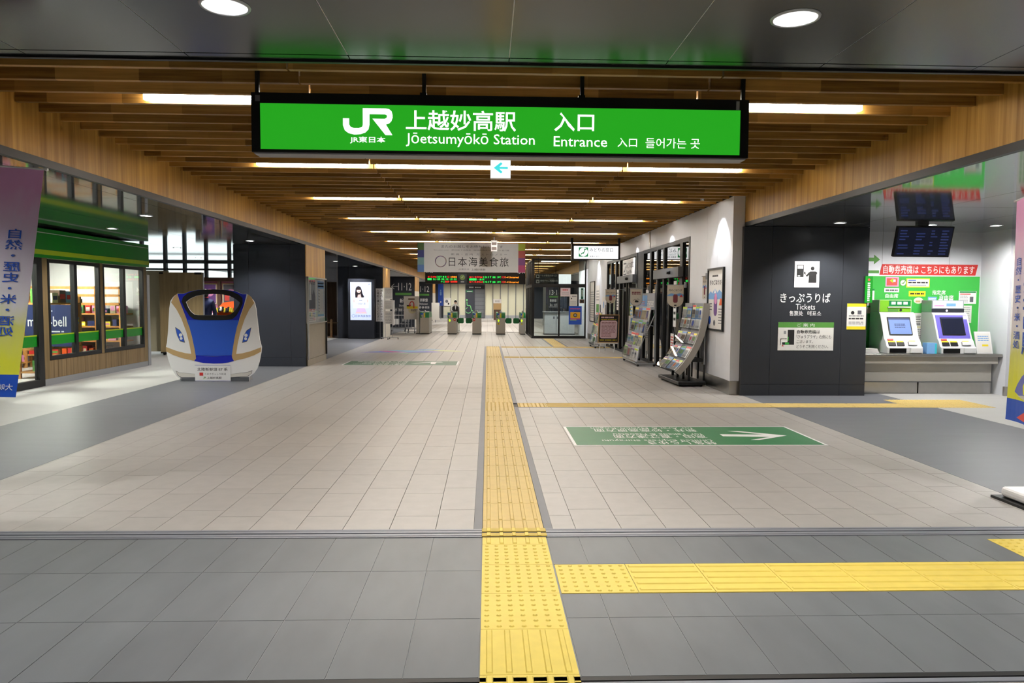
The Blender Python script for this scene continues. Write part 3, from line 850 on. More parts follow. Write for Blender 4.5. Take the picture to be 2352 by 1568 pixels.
while k0 < 15.79:
    q = min(k0 + .118, 15.80)
    MB().fbox(FS, k0 + .002, q - .002, .112, .415, -.02, random.uniform(-.002, .003), 'plank_wood').build('plank', shop); k0 = q
MB().fbox(FS, 14.06, 14.16, .42, 2.14, -.08, .006, 'panel_wood').build('corner_post', shop)
def shopwin(n, a0, a1, label, cut):
    o = struct('window_%d' % n, label, (SXW, (a0 + a1) / 2, .42)); fw = .05
    for a, b, c, d in ((a0, a0 + fw, .42, 2.13), (a1 - fw, a1, .42, 2.13), (a0 + fw, a1 - fw, .42, .49), (a0 + fw, a1 - fw, 2.07, 2.13), (cut - .045, cut + .045, .49, 2.07)):
        MB().fbox(FS, a, b, c, d, -.07, .008, 'black_metal').build('frame_bar', o)
    for a, b in ((a0 + fw, cut - .045), (cut + .045, a1 - fw)):
        pn = MB().fbox(FS, a, b, .49, 2.07, -.035, -.029, 'glass').build('pane', o)
        MB().fbox(FS, a - .002, b + .002, .68, .855, -.028, -.02, 'green_fascia').build('green_film', pn)
        MB().fbox(FS, a - .002, b + .002, .835, .857, -.02, -.019, 'lime').build('lime_film', pn)
    return o
shopwin(1, 12.42, 14.06, 'left shop window with two panes and a green band', 13.24)
shopwin(2, 14.16, 15.80, 'right shop window with two panes and a green band', 14.98)
# automatic glass door of the shop
do = struct('door_1', 'black framed glass door of the shop beside the banner', (SXW, 11.4, 0))
for a, b, c, d in ((12.13, 12.27, 0, 2.14), (10.4, 10.5, 0, 2.14), (10.5, 12.13, 2.05, 2.14), (10.5, 12.13, 0, .12), (11.30, 11.38, .12, 2.05)):
    MB().fbox(FS, a, b, c, d, -.08, .004, 'black_metal').build('frame_bar', do)
for a, b in ((10.5, 11.30), (11.38, 12.13)):
    MB().fbox(FS, a, b, .12, 2.05, -.04, -.034, 'glass').build('pane', do)
    MB().fbox(FS, a, b, .67, .86, -.033, -.025, 'green_fascia').build('green_film', do); MB().fbox(FS, a, b, .84, .862, -.025, -.024, 'lime').build('lime_film', do)
MB().fbox(FS, 8.0, 10.4, 0, 2.14, -.1, 0, 'panel_wood').build('wall_panel', shop)
# shop room
sr = struct('wall_shop_room', 'white back and side walls and ceiling of the shop', (-9.5, 12, 0))
MB().box(-10.55, -10.45, 8, 15.95, 0, 2.62, 'wall_plain').build('back_wall', sr)
MB().box(-10.5, -7.5, 15.86, 15.95, 0, 2.62, 'wall_plain').build('end_wall', sr)
MB().box(-10.5, -7.5, 8, 8.1, 0, 2.62, 'wall_plain').build('end_wall', sr)
MB().box(-10.5, -7.53, 8.1, 15.86, 2.5, 2.58, 'wall_plain').build('shop_ceiling', sr)
for k, (x, y) in enumerate(((-8.3, 12.9), (-8.6, 14.7), (-8.6, 10.8))):
    t = thing('ceiling_panel_light', 'lit panel lamp on the shop ceiling, ' + ('seen at the top of the left shop window', 'farther inside the shop behind the right window', 'behind the shop door')[k], 'ceiling light', (x, y, 2.49))
    MB().box(x - .35, x + .35, y - .09, y + .09, 2.47, 2.5, 'lamp_soft').build('diffuser', t); MB().box(x - .37, x + .37, y - .11, y + .11, 2.485, 2.5, 'white').build('frame', t)
    l = bpy.data.lights.new('panel_glow', 'AREA'); l.shape = 'RECTANGLE'; l.size = .6; l.size_y = .2; l.energy = 130; l.color = (1, .93, .84)
    lo = bpy.data.objects.new('panel_glow', l); C.objects.link(lo); lo.location = (0, 0, -.04); lo.parent = t
def shelf(x, y, h, label, L=1.3, D=.45):
    t = thing('shop_shelf', label, 'shelf', (x, y, 0))
    for dy in (-L / 2, L / 2 - .05):
        for dx in (-D / 2, D / 2 - .05): MB().box(x + dx, x + dx + .05, y + dy, y + dy + .05, 0, h, 'shelf_wood').build('upright', t)
    for z in [.1 + (h - .25) * i / 3 for i in range(4)]: MB().box(x - D / 2, x + D / 2, y - L / 2, y + L / 2, z, z + .03, 'shelf_wood').build('board', t)
    return [.13 + (h - .25) * i / 3 for i in range(4)]
GOODS = ['white', 'orange', 'yellowprint', 'red', 'blue_pale', 'cream', 'brown', 'paper', 'green_print', 'navy', 'pink']
def goods_tag(ob, c, nm, lvl, where):
    col_ = {'white': 'white', 'orange': 'orange', 'yellowprint': 'yellow', 'red': 'red', 'blue_pale': 'pale blue', 'cream': 'cream', 'brown': 'brown', 'paper': 'off-white', 'green_print': 'green', 'navy': 'navy', 'pink': 'pink'}[c]
    lb_ = 'small %s %s on the %s shelf %s' % (col_, 'jar' if nm == 'jar' else 'box', ('bottom', 'second', 'third', 'top')[lvl], where)
    tag(ob, lb_, 'goods', lb_.replace('small', 'goods:'))
for sx, sy, h, lb in ((-8.3, 13.98, 1.5, 'light wood shelf rack behind the left shop window'), (-9.9, 13.6, 1.7, 'light wood shelf rack at the back of the shop'), (-9.9, 15.0, 1.7, 'light wood shelf rack in the far corner of the shop')):
    zs = shelf(sx, sy, h, lb)
    for zi, z in enumerate(zs):
        y = sy - .58
        while y < sy + .5:
            wdt = random.uniform(.1, .2); hh = random.uniform(.1, .26); dp = random.uniform(.14, .3); c = random.choice(GOODS)
            o = MB(); xx = sx + .2 - dp
            if random.random() < .4:
                o.lathe((sx, y + wdt / 2, z), [(0, 0), (wdt * .45, 0), (wdt * .45, hh * .7), (wdt * .2, hh * .85), (wdt * .2, hh), (0, hh)], c, 10)
                nm = 'jar'
            else:
                o.box(xx, sx + .2, y, y + wdt, z, z + hh, c); o.box(sx + .2, sx + .203, y + .02, y + wdt - .02, z + hh * .3, z + hh * .7, random.choice(GOODS)); nm = 'goods_box'
            ob = o.build(nm); goods_tag(ob, c, nm, zi, lb.replace('light wood shelf rack ', ''))
            y += wdt + random.uniform(.01, .06)
t = thing('wall_shelf', 'wide light wood shelf rack with lattice top against the end wall of the shop', 'shelf', (-8.6, 15.6, 0))
for x in (-9.7, -9.2, -8.7, -8.2, -7.7): MB().box(x - .03, x + .03, 15.40, 15.46, 0, 1.72, 'shelf_wood').build('upright', t)
for z in (1.32, 1.5, 1.66): MB().box(-9.75, -7.65, 15.40, 15.43, z, z + .05, 'shelf_wood').build('rail', t)
for z in (.25, .55, .85, 1.12): MB().box(-9.75, -7.65, 15.46, 15.84, z, z + .03, 'shelf_wood').build('board', t)
rr2 = random.Random(77)
for z in (.28, .58, .88, 1.15):
    x = -9.68
    while x < -7.82:
        wd_ = rr2.uniform(.08, .17); hh = rr2.uniform(.08, .2 if z < 1.1 else .3); c = rr2.choice(GOODS); o = MB().box(x, x + wd_, 15.52, 15.74, z, z + hh, c); o.box(x + .015, x + wd_ - .015, 15.517, 15.52, z + hh * .25, z + hh * .7, rr2.choice(GOODS))
        goods_tag(o.build('goods_box'), c, 'goods_box', int(round((z - .28) / .3)), 'against the shop end wall'); x += wd_ + rr2.uniform(.01, .05)
# lattice rails on the back wall
t = thing('display_lattice', 'wooden lattice display rails on the shop back wall', 'display rack', (-10.4, 13.9, 1.1))
for y in (12.0, 12.9, 13.8, 14.7, 15.6): MB().box(-10.44, -10.40, y - .05, y + .05, 1.0, 1.75, 'shelf_wood').build('post', t)
for z in (1.15, 1.4, 1.62): MB().box(-10.40, -10.37, 11.9, 15.7, z - .03, z + .03, 'shelf_wood').build('rail', t)
def dmb(m, F):
    m.text(F, 'mont-bell', .06, .36, .74, .54, 'white', .002, .02); lines(m, F, .16, .5, .62, .66, 1, 'white', .6, 8); lines(m, F, .16, .7, .25, .29, 1, 'white', .6, 9)
    m.poly(F, [(.2, .1), (.4, .1), (.5, .17), (.3, .19)], 0, .002, 'white')
poster('shop_poster', 'dark blue poster with white lettering standing inside the left shop window', face_cam(-8.30, 13.22, .60), .82, .75, dmb, .01, 'navy')

# ---- things beyond the shop
o = MB().box(-7.58, -7.41, 16.0, 16.12, 0, 1.98, 'silver').build('steel_cabinet', None, .006); tag(o, 'tall grey steel cabinet at the corner of the shop', 'cabinet')
t = thing('panel_screen', 'cream coloured screen panel behind the grey cabinet', 'screen panel', (-8.7, 19.4, 0))
MB().box(-9.3, -8.44, 19.4, 19.46, .06, 2.2, 'cream').build('panel', t); MB().box(-9.2, -9.1, 19.2, 19.65, .0, .06, 'black').build('foot', t); MB().box(-8.5, -8.4, 19.2, 19.65, .0, .06, 'black').build('foot', t)
t = thing('wood_partition', 'brown wood partition on castors behind the train board', 'partition', (-7.9, 19.0, 0))
F = face_cam(-8.49, 19.0, 0)
for k in range(3): MB().fbox(F, .37 * k + .001, .37 * k + .369, .07, 2.14, -.05, 0, 'partition_wood').build('panel', t)
MB().fbox(F, 1.11, 1.125, .07, 2.14, -.05, .002, 'silver').build('edge_strip', t)
MB().fbox(F, .0, .1, 2.10, 2.145, -.052, .004, 'black').build('clip', t); MB().fbox(F, .9, 1.08, 2.09, 2.145, -.052, .004, 'black').build('clip', t)
for a in (.1, .5, .9):
    m = MB(); m.lathe((-8.49 + a, 19.0, .036), [(0, -.02), (.036, -.02), (.036, .02), (0, .02)], 'black', 12, 'Y'); m.build('castor', t); MB().fbox(F, a - .05, a + .05, .05, .075, -.16, .12, 'black').build('castor', t)
# window wall with bright daylight
ww = struct('window_3', 'tall window wall with dark mullions and white daylight behind the side hall', (-9.5, 24.0, 0))
for x in (-12.0, -11.25, -10.5, -9.88, -9.19, -8.44, -7.7, -6.95): MB().box(x - .04, x + .04, 23.9, 24.06, 0, 2.66, 'grey_d').build('mullion', ww)
for z in (.0, 1.0, 2.38, 2.60): MB().box(-12, -6.9, 23.93, 24.02, z, z + .06, 'grey_d').build('transom', ww)
for a, b in zip((-11.96, -11.21, -10.46, -9.84, -9.15, -8.40, -7.66), (-11.29, -10.54, -9.92, -9.23, -8.48, -7.74, -6.99)): MB().box(a, b, 23.97, 23.98, .06, 2.60, 'glass').build('pane', ww)
wallbox('wall_side_hall', -12.2, -12.0, 4.6, 24.0, -.1, 2.75, 'wall_white'); wallbox('wall_side_hall_end', -6.9, -6.0, 24.0, 24.1, -.1, 2.66, 'wall_white')
wallbox('wall_far_left', -8.3, -8.2, 24.1, 62, -.1, 2.7, 'wall_white')
wallbox('wall_shop_front_end', -12.2, -9.0, 4.5, 4.6, -.1, 3.0)
# dressed red stall seen through the train board
st = thing('market_stall', 'reddish stall with framed pictures and a red cloth seen behind the train board', 'stall', (-8.1, 22.6, 0))
for x in (-8.98, -8.35, -7.72): MB().box(x - .05, x + .05, 22.75, 22.85, 0, 2.08, 'brown').build('post', st)
MB().box(-9.03, -7.67, 22.74, 22.86, 2.0, 2.12, 'brown').build('beam', st)
MB().box(-8.93, -7.77, 22.84, 22.86, 1.0, 2.0, 'pink').build('backdrop', st)
m = MB(); m.add([(-8.62, 22.2, .55), (-7.7, 22.2, .55), (-7.7, 22.7, .6), (-8.62, 22.7, .6), (-8.3, 22.25, 1.1), (-7.72, 22.25, 1.2), (-7.72, 22.7, 1.42), (-8.2, 22.7, 1.36)], [(0, 1, 5, 4), (1, 2, 6, 5), (2, 3, 7, 6), (3, 0, 4, 7), (4, 5, 6, 7), (0, 3, 2, 1)], 'orange'); m.build('red_cloth', st, .03, 2)
MB().box(-8.62, -7.7, 22.2, 22.7, 0, .55, 'brown').build('table', st)
rr = random.Random(3)
for k in range(9):
    x = -8.2 + .055 * k; y = 22.2; z = 1.02 + rr.uniform(0, .1)
    o = MB(); o.lathe((x, y, z), [(0, 0), (.05, 0), (.05, .04), (.028, .08), (.03, .13), (0, .15)], rr.choice(['white', 'yellowprint', 'red', 'ink']), 10)
    tag(o.build('doll'), 'tiny figure standing on the red cloth of the stall', 'figurine', 'small figures on the red cloth')
for k, (a, b, mt) in enumerate(((-8.9, -8.45, 'purple'), (-8.25, -7.8, 'ink_soft'))):
    def dd(m, F, mt=mt):
        m.poly(F, rect(.02, .02, .43, .6), 0, .002, mt); m.poly(F, circle(.25, .35, .12, 14), .002, .004, 'pink'); m.poly(F, rect(.05, .1, .2, .3), .002, .004, 'red_print')
    poster('framed_picture', 'gold framed picture hanging on the stall, ' + ('nearer the wood partition' if k == 0 else 'nearer the dark pillar'), face_cam(a, 22.83, 1.3), .45, .62, dd, .01, 'paper', 'picture', 'gold', .025)
# visitor in a dark coat at the stall
ps = thing('person', 'person in a dark coat seen through the opening of the train board', 'person', (-8.36, 21.7, 0))
def skinbody(name, parent, pts, edges, rad, mt, sub=2):
    me = bpy.data.meshes.new(name); off = parent_loc(parent)
    me.from_pydata([Vector(p) - off for p in pts], edges, []); o = bpy.data.objects.new(name, me); C.objects.link(o); o.parent = parent
    sk = o.modifiers.new('skin', 'SKIN'); sk.use_smooth_shade = True
    for i, r in enumerate(rad): me.skin_vertices[0].data[i].radius = (r, r) if not isinstance(r, tuple) else r
    me.skin_vertices[0].data[0].use_root = True
    ss = o.modifiers.new('sub', 'SUBSURF'); ss.levels = sub; ss.render_levels = sub
    me.materials.append(MATS[mt]); return o
px_, py_ = -8.36, 21.7
skinbody('coat_figure', ps, [(px_, py_, .92), (px_, py_, 1.15), (px_, py_, 1.38), (px_ - .19, py_, 1.36), (px_ + .19, py_, 1.36), (px_ - .26, py_ + .03, 1.08), (px_ + .26, py_ + .03, 1.08), (px_ - .24, py_ + .12, .85), (px_ + .24, py_ + .12, .85), (px_ - .1, py_, .5), (px_ + .1, py_, .5), (px_ - .1, py_, .06), (px_ + .1, py_, .06), (px_, py_, 1.5)],
         [(0, 1), (1, 2), (2, 3), (2, 4), (3, 5), (4, 6), (5, 7), (6, 8), (0, 9), (0, 10), (9, 11), (10, 12), (2, 13)],
         [(.21, .15), (.2, .14), (.17, .12), .085, .085, .065, .065, .05, .05, .1, .1, .06, .06, .06], 'navy')
m = MB(); m.lathe((px_, py_, 1.5), [(0, 0), (.06, .01), (.085, .06), (.095, .13), (.085, .2), (.05, .245), (0, .255)], 'ink', 16); m.build('hair', ps)
for s in (-1, 1): MB().box(px_ + s * .1 - .05, px_ + s * .1 + .05, py_ - .08, py_ + .18, 0, .08, 'ink').build('shoe', ps, .02, 2)

# ---- train-shaped photo board
K = .00787 / 3.734
def tp(pts): return [((x - 710) * K, (1480 - y) * K) for x, y in pts]
def mir(pts): return [(1416 - x, y) for x, y in pts]
tr = thing('train_photo_board', 'flat photo board shaped like a white, gold and blue bullet train nose', 'photo board', (-4.87, 13.0, 0))
F = face_cam(-4.875, 13.0, 0)
body = [(415, 740), (380, 765), (356, 800), (345, 860), (338, 950), (330, 1060), (320, 1150), (310, 1190), (313, 1225), (326, 1290), (345, 1350), (375, 1410), (400, 1445), (430, 1455), (432, 1480), (1000, 1480), (1002, 1440), (1040, 1410), (1070, 1370), (1090, 1310), (1106, 1230), (1110, 1185), (1096, 1130), (1086, 1050), (1077, 950), (1068, 860), (1058, 815), (1045, 790), (1020, 760), (990, 738), (955, 738), (900, 715), (820, 703), (705, 700), (590, 705), (520, 718), (470, 738)]
hole = [(485, 808), (520, 780), (570, 757), (640, 743), (715, 739), (790, 743), (850, 755), (897, 778), (935, 810), (920, 845), (890, 882), (855, 910), (820, 918), (590, 918), (556, 914), (525, 890), (503, 855)]
m = MB(); m.poly(F, tp(body), -.02, 0, 'white', [tp(hole)]); m.build('board', tr)
blue = [(415, 741), (440, 820), (480, 930), (510, 1020), (530, 1100), (545, 1180), (558, 1262), (708, 1266), (860, 1260), (870, 1190), (885, 1110), (905, 1020), (935, 920), (968, 830), (990, 739), (955, 739), (900, 716), (820, 704), (705, 701), (590, 706), (520, 719), (470, 739)]
m = MB(); m.poly(F, tp(blue), 0, .003, 'blue_deep', [tp(hole)])
m.poly(F, tp([(488, 960), (925, 960), (905, 1020), (885, 1110), (870, 1190), (860, 1256), (708, 1262), (560, 1258), (545, 1180), (530, 1100), (510, 1020)]), .003, .005, 'blue'); bb_ = m.build('blue_bonnet', tr)
m = MB(); m.poly(F, tp([(558, 1262), (708, 1268), (860, 1260), (862, 1280), (876, 1305), (830, 1318), (780, 1325), (705, 1328), (620, 1323), (545, 1306), (560, 1285)]), 0, .005, 'blue_deep'); m.build('blue_nose', tr)
ring = [(450, 805), (462, 768), (500, 735), (560, 713), (640, 703), (715, 700), (790, 703), (865, 716), (925, 742), (957, 772), (957, 820), (932, 872), (905, 920), (870, 950), (800, 959), (600, 959), (550, 952), (515, 928), (478, 870)]
m = MB(); m.poly(F, tp(ring), .003, .009, 'black', [tp(hole)]); m.build('windscreen_surround', tr)
goldL = [(413, 741), (440, 820), (480, 930), (510, 1020), (530, 1100), (545, 1180), (558, 1264), (558, 1286), (545, 1306), (440, 1281), (370, 1256), (313, 1226), (310, 1188), (400, 1222), (470, 1240), (520, 1246), (507, 1160), (483, 1060), (445, 950), (405, 870), (362, 812), (385, 765)]
for side, g in (('left', goldL), ('right', mir(goldL))):
    m = MB(); m.poly(F, tp(g), 0, .003, 'gold'); m.build('gold_stripe', tr)
lampL = [(390, 1019), (430, 1045), (456, 1090), (470, 1152), (428, 1140), (405, 1090)]
for L in (lampL, mir(lampL)):
    m = MB(); m.poly(F, tp(L), 0, .002, 'ink_soft'); 
    cxm = sum(p[0] for p in L) / 6; cym = sum(p[1] for p in L) / 6
    m.poly(F, tp([(cxm + (x - cxm) * .86, cym + (y - cym) * .88) for x, y in L]), .002, .003, 'blue')
    cc = tp([(cxm, cym)])[0]; m.poly(F, circle(cc[0] + (.012 if L is lampL else -.012), cc[1] + .005, .03, 14), .003, .004, 'white'); m.poly(F, circle(cc[0] + (.02 if L is lampL else -.02), cc[1] - .055, .025, 14), .003, .004, 'white')
    m.build('headlight', tr)
skirt = [(388, 1390), (420, 1405), (550, 1416), (850, 1416), (985, 1400), (1030, 1384), (1022, 1412), (992, 1436), (850, 1450), (550, 1450), (432, 1450), (402, 1428)]
m = MB(); m.poly(F, tp(skirt), 0, .003, 'ink_soft'); m.poly(F, tp([(x + (710 - x) * .012, y + (1420 - y) * .18) for x, y in skirt]), .003, .004, 'off_white'); m.build('skirt', tr)
m = MB(); m.poly(F, tp([(432, 1452), (1000, 1442), (1000, 1479), (432, 1479)]), 0, .003, 'grey_d'); m.build('under_frame', tr)
a0, b0 = tp([(550, 1478)])[0]; a1, b1 = tp([(847, 1338)])[0]
card = MB().fbox(F, a0, a1, b0, b1, .004, .012, 'white').build('name_card', tr)
m = MB(); G_ = F.sub(a0, b0, .012); W = a1 - a0; H = b1 - b0
m.fbox(G_, 0, W, H - .012, H - .006, 0, .001, 'blue_deep'); m.fbox(G_, 0, W, .004, .009, 0, .001, 'blue_deep')
m.text(G_, '北陸新幹線 E7 系', .04, .185, W - .05, .245, 'ink', .001, .02); m.text(G_, 'うまさぎっしり新潟', .17, .11, W - .08, .15, 'ink_soft', .001); m.fbox(G_, .08, .145, .1, .155, 0, .001, 'red')
m.text(G_, '上越妙高駅', .21, .04, .47, .082, 'ink', .001, .02); m.text(G_, 'JR', .145, .04, .2, .082, 'green_print', .001, .03); m.build('card_lettering', card)
for s in (-.62, .52):
    m = MB(); m.add([(-4.875 + s, 13.03, .0), (-4.875 + s + .03, 13.03, 0), (-4.875 + s + .03, 13.03, .5), (-4.875 + s, 13.03, .5), (-4.875 + s, 13.4, 0), (-4.875 + s + .03, 13.4, 0)], [(0, 1, 2, 3), (4, 3, 2, 5), (0, 3, 4), (1, 5, 2), (0, 4, 5, 1)], 'grey'); m.build('rear_strut', tr)

# ---- hanging banner flags on poles
def nobori(x, y, D, w_, ztop, zbot, label, mirror, dxb):
    """the cloth hangs from an arm that leaves the pole in direction D"""
    D = Vector((D[0], D[1], 0)).normalized(); sgn = -1 if abs(D.x) > abs(D.y) else 1; NF = Vector((-D.y, D.x, 0)); NF = NF if NF.dot(Vector((x, y, 0))) > 0 else -NF
    t = thing('banner_flag', label, 'banner flag', (x, y, 0)); px = x
    m = MB(); m.box(px - .16, px + .16, y - .16, y + .16, 0.02, .10, 'white'); m.build('water_base', t, .03, 3)
    MB().box(px - .2, px + .2, y - .2, y + .2, 0, .02, 'black').build('foot_plate', t)
    m = MB(); m.tube((px, y, .1), (px, y, ztop + .08), .012, 'white'); m.build('pole', t)
    e = Vector((px, y, 0)) + D * w_; tip = e + D * .02
    m = MB(); m.tube((px, y, ztop + .05), (tip.x, tip.y, ztop), .007, 'white'); m.lathe((tip.x, tip.y, ztop - .012), [(0, 0), (.012, .004), (.012, .02), (0, .024)], 'white', 10); m.build('arm', t)
    # cloth: slightly wavy sheet
    nu, nv = 8, 24; H_ = ztop - zbot; m = MB()
    def P(u, v, off=0.0):
        q = e - D * (w_ * u - dxb * (1 - v) * (1 - u * .3))
        wv = .015 * math.sin(5 * u + 3 * v) * (1 - .5 * v) + off
        return Vector((q.x + NF.x * wv, q.y + NF.y * wv, zbot + H_ * v + .03 * u * v))
    def band(v0, v1, mt):
        for i in range(nu):
            n2 = max(1, int((v1 - v0) * nv))
            for j in range(n2):
                va, vb = v0 + (v1 - v0) * j / n2, v0 + (v1 - v0) * (j + 1) / n2
                q = [P(i / nu, va), P((i + 1) / nu, va), P((i + 1) / nu, vb), P(i / nu, vb)]
                m.add(q + [p + Vector((0, .002, 0)) for p in q], [(0, 1, 2, 3), (7, 6, 5, 4)], mt, True)
    band(0, .1, 'blue'); band(.1, 1, 'flag_cloth'); m.build('cloth', t)
    def put(body, u0, u1, v0, v1, mt, bold):
        vs_, fs_ = textmesh(body, bold)
        x0 = min(p[0] for p in vs_); x1 = max(p[0] for p in vs_); y0 = min(p[1] for p in vs_); y1 = max(p[1] for p in vs_)
        pts = []
        for p in vs_:
            a = (p[0] - x0) / (x1 - x0); a = 1 - a if (mirror != (sgn < 0)) else a
            pts.append(P(u0 + (u1 - u0) * a, v0 + (v1 - v0) * (p[1] - y0) / (y1 - y0), -.006))
        MB().add(pts, fs_, mt).build('lettering', t)
    if mirror:
        put('\n'.join('自然・歴史・米・酒処'), .11, .27, .27, .74, 'blue', .02); put('\n'.join('上越妙高駅'), .37, .74, .22, .87, 'blue', .045)
        put('大味二', .04, .3, .03, .06, 'white', .02)
    else:
        put('\n'.join('自然・歴史・米・酒処'), .08, .30, .33, .74, 'blue', .02); put('\n'.join('上越妙高駅'), .40, .97, .30, .88, 'blue', .045)
    m = MB()
    def shape(pts, mt, off): m.add([P(a, b, off) for a, b in pts], [tuple(range(len(pts)))], mt)
    shape([(.2, .135), (.35, .12), (.7, .13), (1, .16), (1, .25), (.7, .24), (.45, .21), (.28, .17)], 'train_print', -.004); shape([(.3, .12), (.6, .105), (1, .11), (1, .14), (.6, .125)], 'off_white', -.005)
    shape([(.3, .02), (1, .0), (1, .06), (.6, .055)], 'red_print', -.004); m.build('train_print', t)
    return t
mat('train_print', (110, 120, 196), .5)
def flagmat():
    m = mat('flag_cloth', (206, 196, 212), .6); N = m.node_tree.nodes; L = m.node_tree.links
    tc = N.new('ShaderNodeTexCoord'); sp = N.new('ShaderNodeSeparateXYZ'); cr = N.new('ShaderNodeValToRGB')
    nz = N.new('ShaderNodeTexNoise'); nz.inputs['Scale'].default_value = 7; ad = N.new('ShaderNodeMath'); ad.operation = 'MULTIPLY_ADD'; ad.inputs[1].default_value = .16
    L.new(tc.outputs['Generated'], sp.inputs[0]); L.new(tc.outputs['Generated'], nz.inputs['Vector']); L.new(nz.outputs['Fac'], ad.inputs[0]); L.new(sp.outputs['Z'], ad.inputs[2]); L.new(ad.outputs[0], cr.inputs[0])
    e = cr.color_ramp.elements; e[0].position = .22; e[0].color = lin((228, 230, 60)); e[1].position = .98; e[1].color = lin((236, 168, 216))
    for p, c in ((.38, (220, 222, 120)), (.5, (236, 232, 236)), (.76, (232, 218, 240)), (.88, (238, 196, 228))):
        k = e.new(p); k.color = lin(c)
    L.new(cr.outputs[0], N['Principled BSDF'].inputs['Base Color'])
flagmat()
nobori(-3.92, 5.3, (1, 0), .76, 2.40, .77, 'banner flag at the left edge, seen from behind with mirrored blue writing', True, -.25)
nobori(4.085, 5.15, (.2, .98), .47, 2.30, .56, 'banner flag with blue writing on a white based pole at the right edge', False, .02)
# ================================================================ RIGHT SIDE
# ---- dark pillar with the Tickets lettering
PY = 11.2
pr = struct('wall_pillar_right', 'dark grey panelled pillar with the Tickets lettering', (5.0, PY, 0))
MB().box(4.01, 5.99, PY + .03, 12.3, 0, 2.66, 'black').build('pillar_core', pr)
panels_y(pr, 0, 0, [4.0, 4.46, 5.59, 6.0], 0, 2.658, 'charcoal_r', .03, PY, zsplit=.18)
MB().box(5.99, 6.0, PY + .01, 12.3, 0, 2.655, 'charcoal_r').build('wall_panel', pr)
t = thing('ticket_lettering', 'white lettering and pictogram plate for tickets on the dark right pillar', 'sign', (5.0, PY - .003, 1.27))
F = face_cam(0, PY - .003, 0)
pp = MB().fbox(F, 4.815, 5.21, 1.715, 2.125, 0, .004, 'white').build('pictogram_plate', t)
m = MB(); G_ = F.sub(4.815, 1.715, .004)
m.poly(G_, rect(.035, .16, .145, .35), 0, .001, 'ink', [rect(.045, .29, .135, .34)]); m.poly(G_, rect(.05, .17, .09, .185), .001, .0015, 'white')
m.poly(G_, circle(.285, .295, .03, 18), 0, .001, 'ink'); m.poly(G_, [(.225, .07), (.35, .07), (.35, .2), (.36, .215), (.36, .235), (.34, .25), (.25, .25), (.215, .225), (.19, .19), (.165, .215), (.15, .2), (.15, .24), (.165, .25), (.175, .23), (.185, .175), (.2, .165), (.23, .19)], 0, .001, 'ink'); m.build('pictogram', pp)
for s_, a0, b0, a1, b1, bd in (('きっぷうりば', 4.60, 1.475, 5.40, 1.625, .03), ('Tickets', 4.85, 1.365, 5.16, 1.455, .012), ('售票处', 4.75, 1.268, 4.97, 1.345, .012), ('매표소', 5.04, 1.268, 5.26, 1.345, .006)): MB().text(F, s_, a0, b0, a1, b1, 'white', .004, bd).build('lettering', t)
def dg(m, F):
    m.fbox(F, 0, .89, .362, .445, 0, .001, 'green_print'); m.text(F, 'ご 案 内', .30, .377, .58, .427, 'white', .002)
    m.text(F, '自動券売機は', .30, .265, .67, .325, 'ink', .002, .02); m.text(F, '「びゅうプラザ」右側にも', .29, .19, .85, .245, 'ink', .002); m.text(F, 'ございます。', .30, .115, .56, .165, 'ink', .002); m.text(F, 'どうぞご利用ください。', .30, .035, .81, .09, 'ink', .002)
    m.poly(F, [(.07, .09), (.26, .09), (.26, .325), (.155, .325), (.155, .13), (.07, .13)], 0, .001, 'ink'); m.poly(F, rect(.115, .095, .18, .125), .001, .002, 'green_panel'); m.poly(F, rect(.155, .15, .17, .215), .001, .002, 'green_panel')
    m.path([F.at(.045, .09, .002), F.at(.045, .185, .002), F.at(.13, .185, .002)], .003, 'ink', 6); m.poly(F, [(.06, .065), (.1, .065), (.08, .09)], 0, .001, 'red'); m.poly(F, rect(.09, .26, .13, .31), 0, .001, 'grey')
    m.poly(F, [(.125, .175), (.125, .195), (.145, .185)], 0, .002, 'ink')
poster('guide_notice', 'white guide notice with a green heading and a small map on the dark right pillar', face_cam(4.58, PY, .72), .89, .445, dg)
def dy(m, F):
    m.fbox(F, 0, .305, .36, .41, 0, .001, 'yellowprint'); m.fbox(F, 0, .305, 0, .05, 0, .001, 'yellowprint'); lines(m, F, .03, .27, .075, .13, 2, 'ink_soft', .35, 11); lines(m, F, .03, .27, .155, .19, 1, 'ink', .6, 13)
    m.poly(F, circle(.09, .265, .028, 12), 0, .002, 'ink'); m.poly(F, rect(.17, .24, .23, .3), 0, .002, 'ink_soft'); lines(m, F, .03, .27, .2, .23, 1, 'ink_soft', .5, 12)
poster('notice_sheet', 'yellow edged notice sheet near the right edge of the dark Tickets pillar', face_cam(5.675, PY, 1.055), .305, .41, dy)
o = thing('side_plate', 'narrow green upright plate fixed to the corner of the Tickets pillar', 'sign', (5.98, PY - .01, 1.48)); F = face_cam(5.945, PY - .004, 1.48)
MB().fbox(F, 0, .12, 0, .42, 0, .012, 'green_fascia').build('plate', o); m = MB(); lines(m, F.sub(0, 0, .012), .04, .085, .02, .32, 9, 'white', .7, 14); m.poly(F, circle(.06, .36, .02, 12), 0, .013, 'red_print'); m.build('lettering', o)

